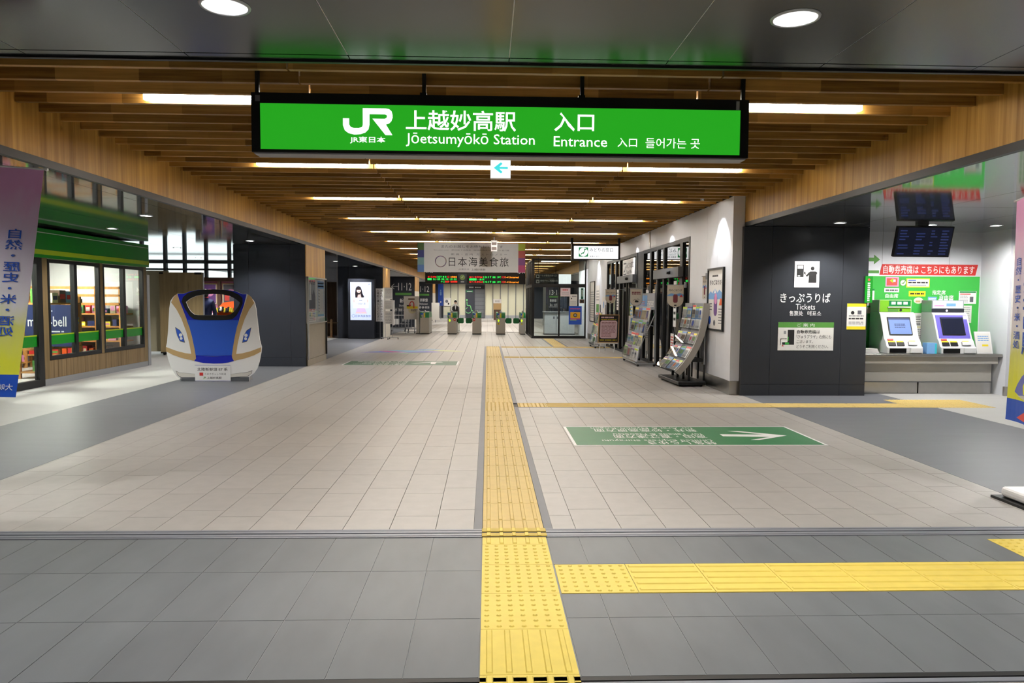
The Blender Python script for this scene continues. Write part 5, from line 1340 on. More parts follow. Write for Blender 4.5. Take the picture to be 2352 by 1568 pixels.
for ti, i0 in enumerate((0, 3, 6, 9, 11)):
    d, z = pts[i0]; d2, z2 = pts[min(i0 + 2, 14)]; up = (Vector((0, 0, z2 - z)) + nn * (d2 - d)).normalized()
    for ci, (w0, w1) in enumerate(((.02, RW / 2 - .02), (RW / 2 + .02, RW - .02))):
        Fk = Frame(RP(w0, d + .004, z + .012), ax, up)
        leaflets(Fk, w1 - w0, .24, 2 + (ti + ci) % 2, PAP, 'leaflet in the %s tier, %s column of the curved grey rack' % (tier[ti], ('far', 'near')[ci]), 'leaflets in the curved rack', rr)
        m = MB(); m.fbox(Fk, -.005, w1 - w0 + .005, -.01, .15, .03, .033, 'clear'); m.fbox(Fk, -.005, w1 - w0 + .005, -.012, -.002, -.005, .033, 'clear'); m.build('clear_pocket', rk)

# ---- stepped clear racks
def step_rack(y0_, y1_, xf, tiers, label, header, rr, who, dz=.30, dx=.085):
    t = thing('stepped_leaflet_rack', label, 'leaflet rack', ((xf + WX) / 2, (y0_ + y1_) / 2, 0)); W = y1_ - y0_
    xb = min(xf + dx * tiers + .10, 3.80)
    for y in (y0_ + .02, y1_ - .02):
        MB().box(xb - .03, xb, y - .015, y + .015, .05, .35 + dz * tiers + (.3 if header else 0), 'silver').build('upright', t); MB().box(xf, xb, y - .015, y + .015, .05, .08, 'silver').build('foot_bar', t)
        m = MB(); m.tube((xf + .05, y, .35), (xb - .02, y, .3 + dz * (tiers - 1)), .012, 'silver'); m.build('brace', t)
        for x in (xf + .04, xb - .03):
            m = MB(); m.lathe((x, y - .012, .027), [(0, 0), (.027, 0), (.027, .024), (0, .024)], 'black', 12, 'Y'); m.build('castor', t)
    MB().box(xb - .03, xb, y0_, y1_, .9, .92, 'silver').build('rail', t); MB().box(xf, xf + .02, y0_, y1_, .06, .08, 'silver').build('rail', t)
    nm_ = ['lowest', 'second', 'third', 'top'] if tiers == 4 else ['lowest', 'middle', 'top']
    for k in range(tiers):
        z = .10 + dz * k; x = xf + dx * k
        Fk = Frame((x, y1_, z), (0, -1, 0), (.16, 0, 1))
        MB().fbox(Fk, 0, W, 0, .36, -.02, -.012, 'acrylic').build('back_sheet', t)
        leaflets(Fk.sub(.02, .015, -.012), W - .04, .33, 4, PAP, 'leaflet in the %s tier of the %s' % (nm_[k], who), 'leaflets in the stepped racks', rr)
        m = MB(); m.fbox(Fk, 0, W, 0, .26, .02, .024, 'clear'); m.fbox(Fk, 0, W, -.006, 0, -.02, .024, 'clear'); m.build('clear_pocket', t)
    if header:
        Fk = face_nx(xb - .035, y1_, .38 + dz * (tiers - 1)); MB().fbox(Fk, 0, W, 0, .38, 0, .01, 'acrylic').build('header_board', t)
        m = MB(); m.poly(Fk, rect(.05, .05, W * .55, .33), .01, .012, 'blue_pale'); lines(m, Fk.sub(0, 0, .011), W * .4, W * .95, .06, .2, 3, 'white', .5, 70); lines(m, Fk.sub(0, 0, .012), .1, W * .4, .08, .2, 3, 'orange', .3, 71); m.build('header_print', t)
rr = random.Random(21)
step_rack(16.1, 17.75, 3.36, 4, 'stepped clear leaflet rack on castors in the middle of the white wall', True, rr, 'middle stepped rack')
step_rack(22.1, 23.2, 3.30, 3, 'stepped clear leaflet rack on castors behind the easel sign', False, rr, 'far stepped rack', .33)
# ---- easel sign
t = thing('easel_sign', 'black and pink notice board with a wooden frame on a white easel', 'sign', (3.47, 20.6, 0))
Fe = Frame((3.185, 20.5, .30), (1, 0, 0), (.04, .10, 1)); W, H = .55, .76
MB().fbox(Fe, 0, W, 0, H, -.02, 0, 'ink').build('board', t)
for a, b, c, d in ((-.025, 0, -.025, H + .025), (W, W + .025, -.025, H + .025), (0, W, -.025, 0), (0, W, H, H + .025)): MB().fbox(Fe, a, b, c, d, -.025, .012, 'light_post').build('frame_bar', t)
m = MB(); m.poly(Fe, rrect(.03, .10, .52, .61, .06), 0, .001, 'sign_pink'); lines(m, Fe, .05, .42, .665, .735, 1, 'sign_pink', .6, 84); lines(m, Fe, .05, .5, .625, .655, 1, 'yellowprint', .6, 85)
lines(m, Fe.sub(0, 0, .001), .07, .48, .26, .57, 8, 'maroon', .35, 81); lines(m, Fe.sub(0, 0, .001), .07, .36, .13, .25, 3, 'maroon', .35, 82); lines(m, Fe, .03, .52, .03, .07, 1, 'yellowprint', .6, 86); m.build('print', t)
for x in (3.20, 3.62):
    m = MB(); m.tube((x, 20.42, .0), (x + .04, 20.55, .34), .014, 'white'); m.build('leg', t)
m = MB(); m.tube((3.44, 20.95, 0), (3.44, 20.56, .9), .014, 'white'); m.build('leg', t); MB().box(3.18, 3.72, 20.46, 20.52, .245, .275, 'white').build('ledge', t)
t = thing('leaning_notice', 'narrow white leaning notice card between the easel and the middle rack', 'sign', (3.66, 18.4, 0)); Fe = Frame((3.60, 18.3, .12), (.85, -.3, 0), (.02, .05, 1)); MB().fbox(Fe, 0, .24, 0, .98, -.01, 0, 'white').build('card', t)
m = MB(); m.fbox(Fe, .05, .19, .78, .92, 0, .001, 'blue_pale'); lines(m, Fe, .04, .2, .4, .7, 6, 'grey', .3, 83)
for k in range(3): m.poly(Fe, circle(.06, .1 + .1 * k, .02, 10), 0, .001, 'red')
m.build('print', t); MB().box(3.6, 3.83, 18.1, 18.5, 0, .02, 'grey').build('foot', t); m = MB(); m.tube((3.72, 18.28, .02), (3.72, 18.26, .2), .012, 'grey'); m.build('stem', t)

# ================================================================ HANGING SIGNS
SY = 5.50
k_ = SY / 6.45
def sx(X): return X * k_
def sz(Z): return 1.5 + (Z - 1.5) * k_
hs = thing('station_sign', 'long lit green station entrance sign with white Japanese and English lettering', 'sign', (.11, SY, 2.58))
X0, X1, Z0, Z1 = sx(-2.06), sx(2.32), sz(2.77), sz(3.28)
g0, g1, gz0, gz1 = sx(-1.985), sx(2.245), sz(2.795), sz(3.19)
MB().box(X0, X1, SY + .01, SY + .17, Z0, Z1, 'black').build('housing', hs, .003)
for a, b, c, d in ((X0, g0, Z0, Z1), (g1, X1, Z0, Z1), (g0, g1, gz1, Z1), (g0, g1, Z0, gz0)): MB().box(a, b, SY - .005, SY + .012, c, d, 'black').build('frame_bar', hs)
MB().box(X0 + .01, X1 - .01, SY + .02, SY + .16, Z0 - .008, Z0, 'grey').build('underside', hs)
lf = MB().box(g0, g1, SY + .002, SY + .009, gz0, gz1, 'sign_green').build('lit_face', hs)
F = face_cam(0, SY + .0015, 0)
m = MB()
def jr(m, F, a0, b0, a1, b1, mt, d=.001):
    P = [(258, 797), (300, 797), (300, 838), (308, 852), (330, 862), (365, 862), (388, 852), (392, 838), (392, 727), (545, 727), (570, 731), (586, 745), (593, 770), (593, 790), (585, 812), (570, 828), (548, 835), (592, 907), (545, 907), (457, 797), (540, 797), (552, 790), (556, 780), (552, 771), (540, 767), (437, 767), (437, 838), (430, 870), (408, 892), (375, 903), (335, 906), (295, 897), (270, 878), (258, 845)]
    m.poly(F, [(a0 + (x - 258) / 335 * (a1 - a0), b1 - (y - 727) / 180 * (b1 - b0)) for x, y in P], 0, d, mt)
jr(m, F, sx(-1.27), sz(2.93), sx(-.838), sz(3.16), 'sign_white'); m.build('logo', lf)
for body, a0, b0, a1, b1, bd in (('JR東日本', -1.21, 2.855, -.90, 2.915, .03), ('上越妙高駅', -.722, 2.975, .245, 3.152, .028), ('Jōetsumyōkō Station', -.722, 2.835, .412, 2.955, .008), ('入口', .583, 2.985, .938, 3.148, .03), ('Entrance', .58, 2.852, 1.055, 2.942, .008), ('入口', 1.148, 2.855, 1.322, 2.935, .01), ('들어가는 곳', 1.398, 2.848, 1.885, 2.938, .006)):
    MB().text(F, body, sx(a0), sz(b0), sx(a1), sz(b1), 'sign_white', .001, bd).build('lettering', lf)
for x in (X0 + .02, sx(-.57), sx(.84), X1 - .02): MB().box(x - .014, x + .014, SY + .07, SY + .10, Z1, 3.29, 'black').build('hanger', hs)
for x in (sx(-.57), sx(.84)): MB().box(x - .03, x + .02, SY + .06, SY + .11, Z1, Z1 + .035, 'black').build('hanger_clamp', hs)
MB().box(X0 + .03, X0 + .065, SY - .008, SY - .004, Z1 - .065, Z1 - .02, 'ink_soft').build('maker_plate', hs); MB().box(X1 - .10, X1 - .075, SY - .008, SY - .004, gz1 + .002, Z1 - .012, 'grey').build('maker_plate', hs)
# arrow sign
AY = 7.6; a_ = AY / 9.3
t = thing('exit_arrow_sign', 'small lit white square sign with a cyan arrow pointing left below the green sign', 'sign', (.13, AY, 2.76)); ax0, ax1, az0, az1 = .03 * a_, .29 * a_, 1.5 + 1.54 * a_, 1.5 + 1.8 * a_
MB().box(ax0, ax1, AY + .004, AY + .08, az0, az1, 'white').build('housing', t); lf = MB().box(ax0 + .004, ax1 - .004, AY, AY + .005, az0 + .004, az1 - .004, 'sign_white').build('lit_face', t)
F = face_cam(ax0, AY - .0005, az0); m = MB(); s_ = ax1 - ax0
m.poly(F, [(s_ * .16, s_ * .5), (s_ * .52, s_ * .78), (s_ * .6, s_ * .70), (s_ * .45, s_ * .55), (s_ * .86, s_ * .55), (s_ * .86, s_ * .45), (s_ * .45, s_ * .45), (s_ * .6, s_ * .30), (s_ * .52, s_ * .22)], 0, .001, 'sign_cyan'); m.build('arrow', lf)
for x in (ax0 + .03, ax1 - .03): MB().box(x - .006, x + .006, AY + .03, AY + .045, az1, 3.29, 'grey_d').build('hanger', t)
# ticket office hanging sign
MY = 19.3; k2 = MY / 17.5
def mx_(X): return X * k2
def mz_(Z): return 1.5 + (Z - 1.5) * k2
t = thing('ticket_office_sign', 'lit white hanging sign of the ticket office with a green seat symbol', 'sign', (mx_(2.62), MY, mz_(2.47)))
MB().box(mx_(2.03), mx_(3.22), MY + .004, MY + .16, mz_(2.475), mz_(2.85), 'black').build('housing', t); lf = MB().box(mx_(2.09), mx_(3.17), MY - .002, MY + .004, mz_(2.495), mz_(2.80), 'sign_white').build('lit_face', t)
for x in (mx_(2.05), mx_(3.20)): MB().box(x - .03, x + .03, MY + .05, MY + .12, mz_(2.85), 3.29, 'black').build('hanger', t)
F = face_cam(mx_(2.09), MY - .0025, mz_(2.495)); H = mz_(2.80) - mz_(2.495); m = MB()
m.poly(F, rect(.13, .05, .38, .30), 0, .001, 'sign_greenmark'); m.poly(F, circle(.255, .175, .115, 24), .001, .002, 'sign_white')
m.poly(F, [(.175, .10), (.20, .10), (.215, .13), (.265, .13), (.31, .235), (.33, .23), (.34, .25), (.30, .26), (.25, .165), (.20, .15)], .002, .003, 'sign_greenmark'); m.poly(F, circle(.285, .245, .018, 12), .002, .003, 'sign_greenmark'); m.build('seat_symbol', lf)
for s_, a0, b0, a1, b1, mt_ in (('みどりの窓口', .42, .185, 1.05, .29, 'sign_ink'), ('Ticket Office', .42, .10, .84, .16, 'sign_grey'), ('售票处 매표소', .42, .035, .72, .08, 'sign_ink')): MB().text(F, s_, a0, b0, a1, b1, mt_, .001, .02).build('lettering', lf)
MATS['sign_grey'].node_tree.nodes['Principled BSDF'].inputs['Emission Color'].default_value = lin((206, 220, 226))
# hanging cloth banner
BY = 20.6; kb = BY / 25.
def bx_(X): return X * kb
def bz_(Z): return 1.5 + (Z - 1.5) * kb
t = thing('welcome_banner', 'wide white cloth banner with coloured ends hanging across the hall', 'banner', (bx_(-.56), BY, bz_(2.42)))
U0, U1, V0, V1 = bx_(-2.41), bx_(1.30), bz_(2.42), bz_(3.42)
F = face_cam(U0, BY, V0); W = U1 - U0; H = V1 - V0
cl = MB().fbox(F, 0, W, 0, H, -.01, 0, 'banner_cloth').build('cloth', t)
for k, mt in enumerate(('blue_b', 'teal_b', 'navy_b', 'olive_b')): MB().fbox(F, 0, W * .06, H * k / 4, H * (k + 1) / 4, 0, .002, mt).build('colour_patch', cl)
for k, mt in enumerate(('rose_b', 'plum_b', 'brick_b', 'lime_b')): MB().fbox(F, W * .935, W, H * k / 4, H * (k + 1) / 4, 0, .002, mt).build('colour_patch', cl)
MB().text(F, 'またのお越しをお待ちしています', W * .22, H * .83, W * .79, H * .93, 'ink_soft', .001).build('lettering', cl)
MB().text(F, 'See you soon · 期待您下次再来 · 期待您再次光临 · 다시 뵙기를', W * .15, H * .73, W * .85, H * .78, 'ink_soft', .001).build('lettering', cl)
MB().text(F, '新潟・庄内 ガストロノミー', W * .31, H * .58, W * .83, H * .65, 'ink_soft', .001, spacing=1.6).build('lettering', cl)
MB().text(F, '日本海美食旅', W * .29, H * .20, W * .845, H * .52, 'ink', .001, 0.0, spacing=1.2).build('lettering', cl)
MB().text(F, 'JR東日本', W * .38, H * .07, W * .48, H * .13, 'ink_soft', .001).build('lettering', cl)
MB().text(F, '上越妙高駅', W * .5, H * .06, W * .63, H * .13, 'ink', .001).build('lettering', cl)
m = MB(); cx, cy, rr_ = W * .215, H * .365, H * .19
for k in range(5): m.poly(F, [(cx + .008 * math.cos(k) + (rr_ + .004 * math.sin(2 * a + k)) * math.cos(a), cy + .008 * math.sin(k) + (rr_ + .004 * math.cos(a + k)) * math.sin(a)) for a in [2 * math.pi * i / 32 for i in range(32)]], .001 + .0005 * k, .0015 + .0005 * k, ('ink', 'ink_soft', 'gold', 'ink', 'purple')[k], [[(cx + .008 * math.cos(k) + (rr_ - .010) * math.cos(a), cy + .008 * math.sin(k) + (rr_ - .010) * math.sin(a)) for a in [2 * math.pi * i / 32 for i in range(32)]]])
m.build('ring_mark', cl)
for x in (U0 + .25, U0 + W / 2, U1 - .25):
    m = MB(); m.tube((x, BY - .005, V1 - .01), (x, BY - .005, 3.43), .006, 'grey', n=6); m.build('cord', t)
for x_, wh in ((-1.3, 'left'), (.4, 'right')):  # extra spots put in only to brighten the banner
    t2 = thing('banner_fill_spot', 'added spotlight between the slats brightening the %s half of the white banner' % wh, 'spotlight', (x_, 17.30, 3.14)); m = MB(); m.tube((x_, 17.30, 3.20), (x_, 17.34, 3.115), .03, 'black_metal'); m.build('housing', t2); MB().box(x_ - .006, x_ + .006, 17.29, 17.31, 3.24, 3.43, 'black_metal').build('stem', t2)
    spot('banner_fill_beam', (x_, 17.345, 3.10), 150, 40, .8, .03, (1, .97, .93), (0, 3.2, -.62), t2)
# hanging loudspeaker unit
HY = 19.0; kh = HY / 22.
t = thing('ceiling_sensor_unit', 'small grey box unit hanging on a rod in front of the white banner', 'sensor', (.17, HY, 2.75)); xa, xb, za, zb = .10 * kh, .29 * kh, 1.5 + 1.45 * kh, 1.5 + 1.78 * kh
MB().box(xa, xb, HY, HY + .12, za, zb, 'off_white').build('housing', t, .006); MB().box(xa + .02, xb - .02, HY - .004, HY, za + .03, za + .11, 'brown').build('lens', t); MB().box(xa + .02, xb - .02, HY - .004, HY, za + .16, zb - .05, 'brown').build('lens', t)
m = MB(); m.tube(((xa + xb) / 2, HY + .06, zb), ((xa + xb) / 2, HY + .06, 3.29), .012, 'grey'); m.build('rod', t)
# departure board
DY = 30.0
t = thing('departure_board', 'black departure board with red, green and orange lit rows above the ticket gates', 'display', (-.5, DY, 2.14))
MB().box(-2.58, 1.58, DY, DY + .3, 2.12, 2.72, 'led_black').build('housing', t); F = face_cam(-2.58, DY - .002, 2.12)
for x in (-2.3, -.5, 1.3): MB().box(x - .03, x + .03, DY + .12, DY + .18, 2.72, 3.29, 'black').build('hanger', t)
MB().fbox(F, 1.36, 1.72, .02, .42, 0, .01, 'charcoal').build('clock_panel', t); m = MB(); m.poly(F, circle(1.54, .27, .11, 24), .01, .014, 'clock_green'); m.path([F.at(1.54, .27, .016), F.at(1.58, .34, .016)], .004, 'white', 6); m.path([F.at(1.54, .27, .016), F.at(1.49, .25, .016)], .004, 'white', 6); m.fbox(F, 1.47, 1.61, .07, .10, .01, .012, 'white'); m.build('clock', t)
m = MB(); m.text(F, '11·12', .04, .45, .32, .54, 'white', .001, .02); m.text(F, '13·14', 3.84, .45, 4.12, .54, 'white', .001, .02)
for a, s in ((.65, '北陸新幹線'), (1.0, '長野・東京方面'), (2.8, '金沢方面'), (3.2, '新幹線')): m.text(F, s, a, .47, a + .28, .52, 'grey', .001)
m.build('heading', t)
def led(s, a0, a1, b0, b1, mt):
    if a0 > 1.75: a0, a1 = 1.80 + (a0 - 1.80) * 1.62, 1.80 + (a1 - 1.80) * 1.62
    MB().text(F, s, a0, b0, a1, b1, mt, .003, .02).build('led_text', t)
led('はくたか566', .12, .46, .25, .33, 'led_red'); led('13:59', .48, .68, .25, .33, 'led_green'); led('東 京', .72, .88, .25, .33, 'led_green'); led('12', .93, 1.0, .25, .33, 'led_red'); led('12両編成', 1.05, 1.31, .25, .33, 'led_orange')
MB().fbox(F, .10, .27, .15, .23, 0, .003, 'led_green').build('led_block', t); led('飯山・長野・高崎・大宮・上野・東京', .33, 1.30, .15, .23, 'led_green'); led('ホームに', .65, .82, .05, .13, 'led_green'); led('自由席・指定席満席', .83, 1.33, .05, .13, 'led_red')
led('はくたか561', 1.82, 2.16, .25, .33, 'led_red'); led('13:17', 2.18, 2.38, .25, .33, 'led_green'); led('金 沢', 2.40, 2.62, .25, .33, 'led_green'); led('13', 2.65, 2.72, .25, .33, 'led_red'); led('1~4 Unreserved', 2.74, 3.08, .25, .33, 'led_orange')
MB().fbox(F, 1.82, 2.12, .15, .23, 0, .003, 'led_green').build('led_block', t); led('・金沢', 2.03, 2.2, .15, .23, 'led_green')
led('はくたか563', 1.82, 2.16, .05, .13, 'led_red'); led('14:17', 2.18, 2.38, .05, .13, 'led_green'); led('金 沢', 2.40, 2.62, .05, .13, 'led_green'); led('13', 2.65, 2.72, .05, .13, 'led_red'); led('1~4 Unreserved', 2.74, 3.08, .05, .13, 'led_orange')


# ================================================================ FLOOR SIGNS
def floor_sign(name, label, x0, x1, y0_, y1_, gm, near):
    t = thing(name, label, 'floor sign', ((x0 + x1) / 2, (y0_ + y1_) / 2, 0)); F = Frame((x1, y1_, .0005), (-1, 0, 0), (0, -1, 0)); W = x1 - x0; H = y1_ - y0_
    MB().fbox(F, 0, W, 0, H, 0, .0015, 'white').build('border', t); MB().fbox(F, .03, W - .03, .02, H - .02, .0015, .002, gm).build('panel', t)
    m = MB(); c = H / 2
    # arrow (points to the far left as read from the gates)
    tx = W * .10 if near else W * .36
    if near:
        m.poly(F, [(.22, c + .02), (.62, c + .27), (.72, c + .27), (.44, c + .10), (.95, c + .06), (.95, c - .06), (.46, c - .04), (.80, c - .26), (.68, c - .26)], .002, .0025, 'white')
    else:
        m.poly(F, [(W * .14, c - .22), (W * .16, c - .32), (W * .24, c - .32), (W * .42, c + .1), (W * .38, c + .1), (W * .25, c - .18), (W * .24, c + .26), (W * .20, c + .26), (W * .2, c - .2)], .002, .0025, 'white')
    m.build('arrow', t); x_ = 1.15 if near else 1.2
    rows = (('特急しらゆき', .88, .17, .07), ('Limited Express Shirayuki', .76, .10, .24), ('高田・直江津方面', .58, .16, .31), ('for Takada & Naoetsu', .46, .10, .35), ('新井・妙高高原方面', .24, .17, .48), ('for Arai & Myōkō-Kogen', .10, .1, .36))
    wd = ((.72), (1.18), (1.02), (1.0), (1.18), (1.2))
    for (s, b, h, o), w_ in zip(rows, wd): MB().text(F, s, x_, H * b - H * h * .5, x_ + w_, H * b + H * h * .45, 'white', .003, .01).build('lettering', t)
floor_sign('floor_direction_sign', 'green floor sticker with a white arrow in front of the Tickets pillar', .90, 3.56, 7.315, 8.42, 'green_floor', True)
floor_sign('floor_direction_sign', 'dull green floor sticker with a white arrow near the poster case', -3.28, -.675, 16.26, 17.34, 'green_floor2', False)
# colourful ribbon sticker
t = thing('ribbon_floor_sticker', 'blurred rainbow ribbon sticker on the floor before the ticket gates', 'floor sticker', (-2.2, 20.6, 0)); F = Frame((-3.6, 19.6, .0008), (1, 0, 0), (0, 1, 0))
rr = random.Random(4); m = MB(); RB = ['r_violet', 'r_blue', 'r_magenta', 'r_cyan', 'r_green', 'r_lilac', 'r_violet', 'r_sky', 'r_lime']
for k in range(9):
    a0 = .1 + .22 * k * .9; n = 14; L = rr.uniform(.9, 1.4); b0 = rr.uniform(.35, 1.5); up = []; dn_ = []
    for i in range(n + 1):
        s = i / n; x = a0 + L * s; yv = b0 + .25 * math.sin(3 * s + k); hw = .24 * math.sin(math.pi * min(max(s, .02), .98)); up.append((min(x, 2.95), yv + hw)); dn_.append((min(x, 2.95), yv - hw))
    m.poly(F, dn_ + up[::-1], .0004 * k, .0004 * k + .0004, RB[k])
m.build('ribbons', t)

# ================================================================ TICKET GATES
def gate(x0, x1, lbl, arrow, stop, flapR=False, flapL=False, half=False):
    t = thing('ticket_gate', lbl, 'ticket gate', ((x0 + x1) / 2, 30.6, 0), 'ticket gates across the hall'); y0_, y1_ = 30.6, 32.2
    MB().box(x0, x1, y0_ + .02, y1_, 0, .03, 'black').build('plinth', t)
    MB().box(x0, x1, y0_, y1_, .03, .70, 'gate_steel').build('cabinet', t, .012, 2)
    F = face_cam(x0, y0_, 0); W = x1 - x0
    m = MB(); prof = [(y0_, .70), (y0_, .80), (y0_ + .03, .90), (y0_ + .1, .94), (y0_ + 1.2, .94), (y0_ + 1.5, .86), (y1_, .70)]; n = len(prof)
    for a, b in ((x0, x0 + W * .2), (x1 - W * .45, x1)):
        vs = [(a, y, z) for y, z in prof] + [(b, y, z) for y, z in prof]; m.add(vs, [tuple(range(n)), tuple(reversed(range(n, 2 * n)))] + [(i, n + i, n + (i + 1) % n, (i + 1) % n) for i in range(n)], 'green_gate')
    m.build('green_hood', t)
    MB().box(x0 + W * .2, x1 - W * .45, y0_, y0_ + 1.3, .70, .86, 'gate_steel').build('ticket_deck', t, .008)
    m = MB(); m.fbox(F, W * .05, W * .35, .83, .89, .0, .02, 'blue'); m.fbox(F, W * .42, W * .56, .72, .90, 0, .015, 'yellowprint'); m.poly(F, circle(W * .2, .78, .04, 14), 0, .02, 'silver'); m.build('card_reader', t)
    m = MB(); m.lathe(((x0 + x1) / 2, y0_ + .2, .94), [(.05, -.05), (.05, .03), (.03, .07), (0, .08)], 'silver', 14); m.build('signal_cap', t)
    if arrow:
        m = MB(); c = W * .25; m.poly(F, [(c, .655), (c - .055, .59), (c - .025, .59), (c - .025, .535), (c + .025, .535), (c + .025, .59), (c + .055, .59)], 0, .004, 'arrow_yellow'); m.build('arrow_lamp', t)
        if arrow == 2: m = MB(); m.fbox(F, W * .1, W * .4, .42, .49, 0, .004, 'yellowprint'); m.poly(F, circle(W * .25, .455, .02, 10), .004, .006, 'ink'); m.build('card_mark', t)
    if stop:
        m = MB(); c = W * (.8 if stop == 'R' else .2); m.poly(F, circle(c, .625, .06, 18), 0, .004, 'red'); m.fbox(F, c - .04, c + .04, .612, .638, .004, .006, 'white'); m.build('stop_lamp', t)
    for f, s in ((flapR, 1), (flapL, -1)):
        if f:
            xx = x1 if s > 0 else x0; m = MB(); m.poly(face_cam(0, 31.2, 0), rrect(*(sorted((xx + s * .03, xx + s * .29))[0], .45, sorted((xx + s * .03, xx + s * .29))[1], .68), .05), -.03, 0, 'green_gate'); m.build('flap', t)
            m = MB(); m.box(min(xx, xx + s * .04), max(xx, xx + s * .04), 31.19, 31.24, .5, .63, 'black'); m.build('flap_hinge', t)
gate(-2.84, -2.47, 'leftmost ticket gate with a green hood beside the barrier', 0, None); gate(-1.69, -1.31, 'second ticket gate from the left with a yellow arrow and a red stop mark', 1, 'R', flapR=True)
gate(-.64, -.26, 'middle ticket gate with a red stop mark on its left', 0, 'L', flapL=True); gate(.38, .76, 'fourth ticket gate from the left with two yellow marks', 2, None, flapR=True); gate(1.41, 1.62, 'rightmost narrow ticket gate against the black glass box', 2, None, flapL=True)
t = thing('gate_side_board', 'tall steel end post beside the leftmost ticket gate', 'post', (-2.95, 30.75, 0)); MB().box(-3.02, -2.88, 30.7, 31.0, .02, 1.0, 'steel').build('post', t, .008); MB().box(-3.05, -2.85, 30.67, 31.03, 0, .02, 'black').build('foot', t)

# ================================================================ BLACK FRAMED GLASS BOX
gb = struct('window_4', 'black framed glass screen box beside the ticket gates', (2.75, 27.7, 0))
def gbx(*a): MB().box(*a).build('frame_bar', gb)
BX0, BX1, GY = 1.70, 3.80, 27.7
for a, b, c, d in ((BX0, BX0 + .1, 0, 3.06), (BX1 - .05, BX1, 0, 3.06), (BX0 + .1, BX1 - .05, 3.0, 3.06), (BX0 + .1, BX1 - .05, 1.97, 2.10), (BX0 + .1, BX1 - .05, 0, .10), (2.73, 2.79, .10, 1.97)): gbx(a, b, GY, GY + .1, c, d, 'black_metal')
for a, b, c, d in ((BX0 + .1, BX1 - .05, 2.10, 3.0), (BX0 + .1, 2.73, .10, 1.97), (2.79, BX1 - .05, .10, 1.97)): MB().box(a, b, GY + .04, GY + .046, c, d, 'glass').build('pane', gb)
gbx(BX0, BX0 + .08, GY + .1, 32.2, 3.0, 3.06, 'black_metal'); gbx(BX0, BX0 + .08, GY + .1, 32.2, 0, .08, 'black_metal'); gbx(BX0, BX0 + .08, GY + .1, 32.2, 1.97, 2.1, 'black_metal')
for k in range(7): gbx(BX0, BX0 + .08, GY + .5 + .6 * k, GY + .66 + .6 * k, .08, 3.0, 'black_metal')
for k in range(6): MB().box(BX0 + .03, BX0 + .036, GY + .66 + .6 * k, GY + 1.1 + .6 * k, .08, 3.0, 'glass').build('pane', gb)
t = thing('guide_sign', 'black guide sign with two white rows of writing inside the glass box', 'sign', (2.32, 28.5, 2.08)); MB().box(1.88, 2.80, 28.5, 28.55, 2.09, 2.52, 'charcoal').build('board', t); F = face_cam(1.88, 28.499, 2.09)
m = MB(); m.fbox(F, .03, .17, .25, .39, 0, .001, 'white'); m.fbox(F, .03, .17, .05, .19, 0, .001, 'white'); m.poly(F, circle(.10, .32, .04, 12), .001, .002, 'ink'); m.poly(F, circle(.10, .11, .035, 12), .001, .002, 'ink_soft')
m.text(F, 'うらが茶色のきっぷ', .20, .31, .85, .39, 'white', .001, .02); m.text(F, 'Brown-Backed Tickets', .2, .25, .6, .285, 'grey', .001); m.text(F, '車椅子をご利用の方', .20, .11, .89, .19, 'white', .001, .02); m.text(F, 'For Wheelchair', .2, .05, .5, .085, 'grey', .001); m.build('lettering', t)
for x in (2.0, 2.7): MB().box(x - .01, x + .01, 28.51, 28.54, 2.52, 3.2, 'black').build('hanger', t)
o = MB().box(2.82, 3.30, 28.5, 28.56, 2.09, 2.50, 'sign_white').build('light_panel'); tag(o, 'blank lit white panel next to the black guide sign in the glass box', 'light panel')
t = thing('booth_fill_lamp', 'added panel lamp brightening the inside of the glass box', 'ceiling light', (2.8, 29.6, 3.06)); MB().box(2.2, 3.4, 29.5, 29.7, 3.04, 3.07, 'lamp_soft').build('diffuser', t); MB().box(2.78, 2.82, 29.58, 29.62, 3.07, 3.43, 'grey').build('rod', t)  # panel lamp added to brighten the glass box interior
l = bpy.data.lights.new('booth_fill_glow', 'AREA'); l.shape = 'RECTANGLE'; l.size = 1.1; l.size_y = .2; l.energy = 80; lo_ = bpy.data.objects.new('booth_fill_glow', l); C.objects.link(lo_); lo_.location = (0, 0, -.05); lo_.parent = t
t = thing('service_counter', 'white service counter cabinet behind the glass box', 'counter', (3.05, 30.6, 0))
for a, b in ((2.42, 2.92), (2.93, 3.70)): MB().box(a, b, 30.5, 31.1, .05, .95, 'white_gloss').build('cabinet', t, .01)
MB().box(2.38, 3.74, 30.45, 31.15, .95, .99, 'silver').build('top', t); MB().box(2.40, 3.72, 30.52, 31.1, 0, .05, 'grey_d').build('plinth', t)
for x in (2.82, 2.98): MB().box(x - .03, x + .03, 30.485, 30.5, .68, .78, 'ink_soft').build('lock_plate', t)
t = thing('window_screen', 'dark monitor standing on the service counter', 'monitor', (3.2, 30.8, .99)); MB().box(3.0, 3.4, 30.8, 30.84, 1.1, 1.6, 'charcoal').build('panel', t); MB().box(3.17, 3.23, 30.82, 30.86, .99, 1.12, 'charcoal').build('stem', t)
def dblue(m, F):
    m.fbox(F, .06, .44, .24, .48, 0, .001, 'gold_y'); m.poly(F, circle(.25, .36, .075, 18), .001, .002, 'ink'); m.poly(F, circle(.25, .36, .05, 18), .002, .003, 'grey'); m.fbox(F, .06, .44, .20, .23, 0, .001, 'red_print'); m.fbox(F, .05, .3, .16, .19, 0, .001, 'lime'); lines(m, F, .05, .45, .58, .64, 2, 'red_print', .5, 87); m.fbox(F, .2, .45, .5, .53, 0, .001, 'navy')
poster('glass_poster', 'blue poster with an orange panel on the right pane of the glass box', face_cam(3.14, GY + .035, .54), .5, .71, dblue, .003, 'blue')
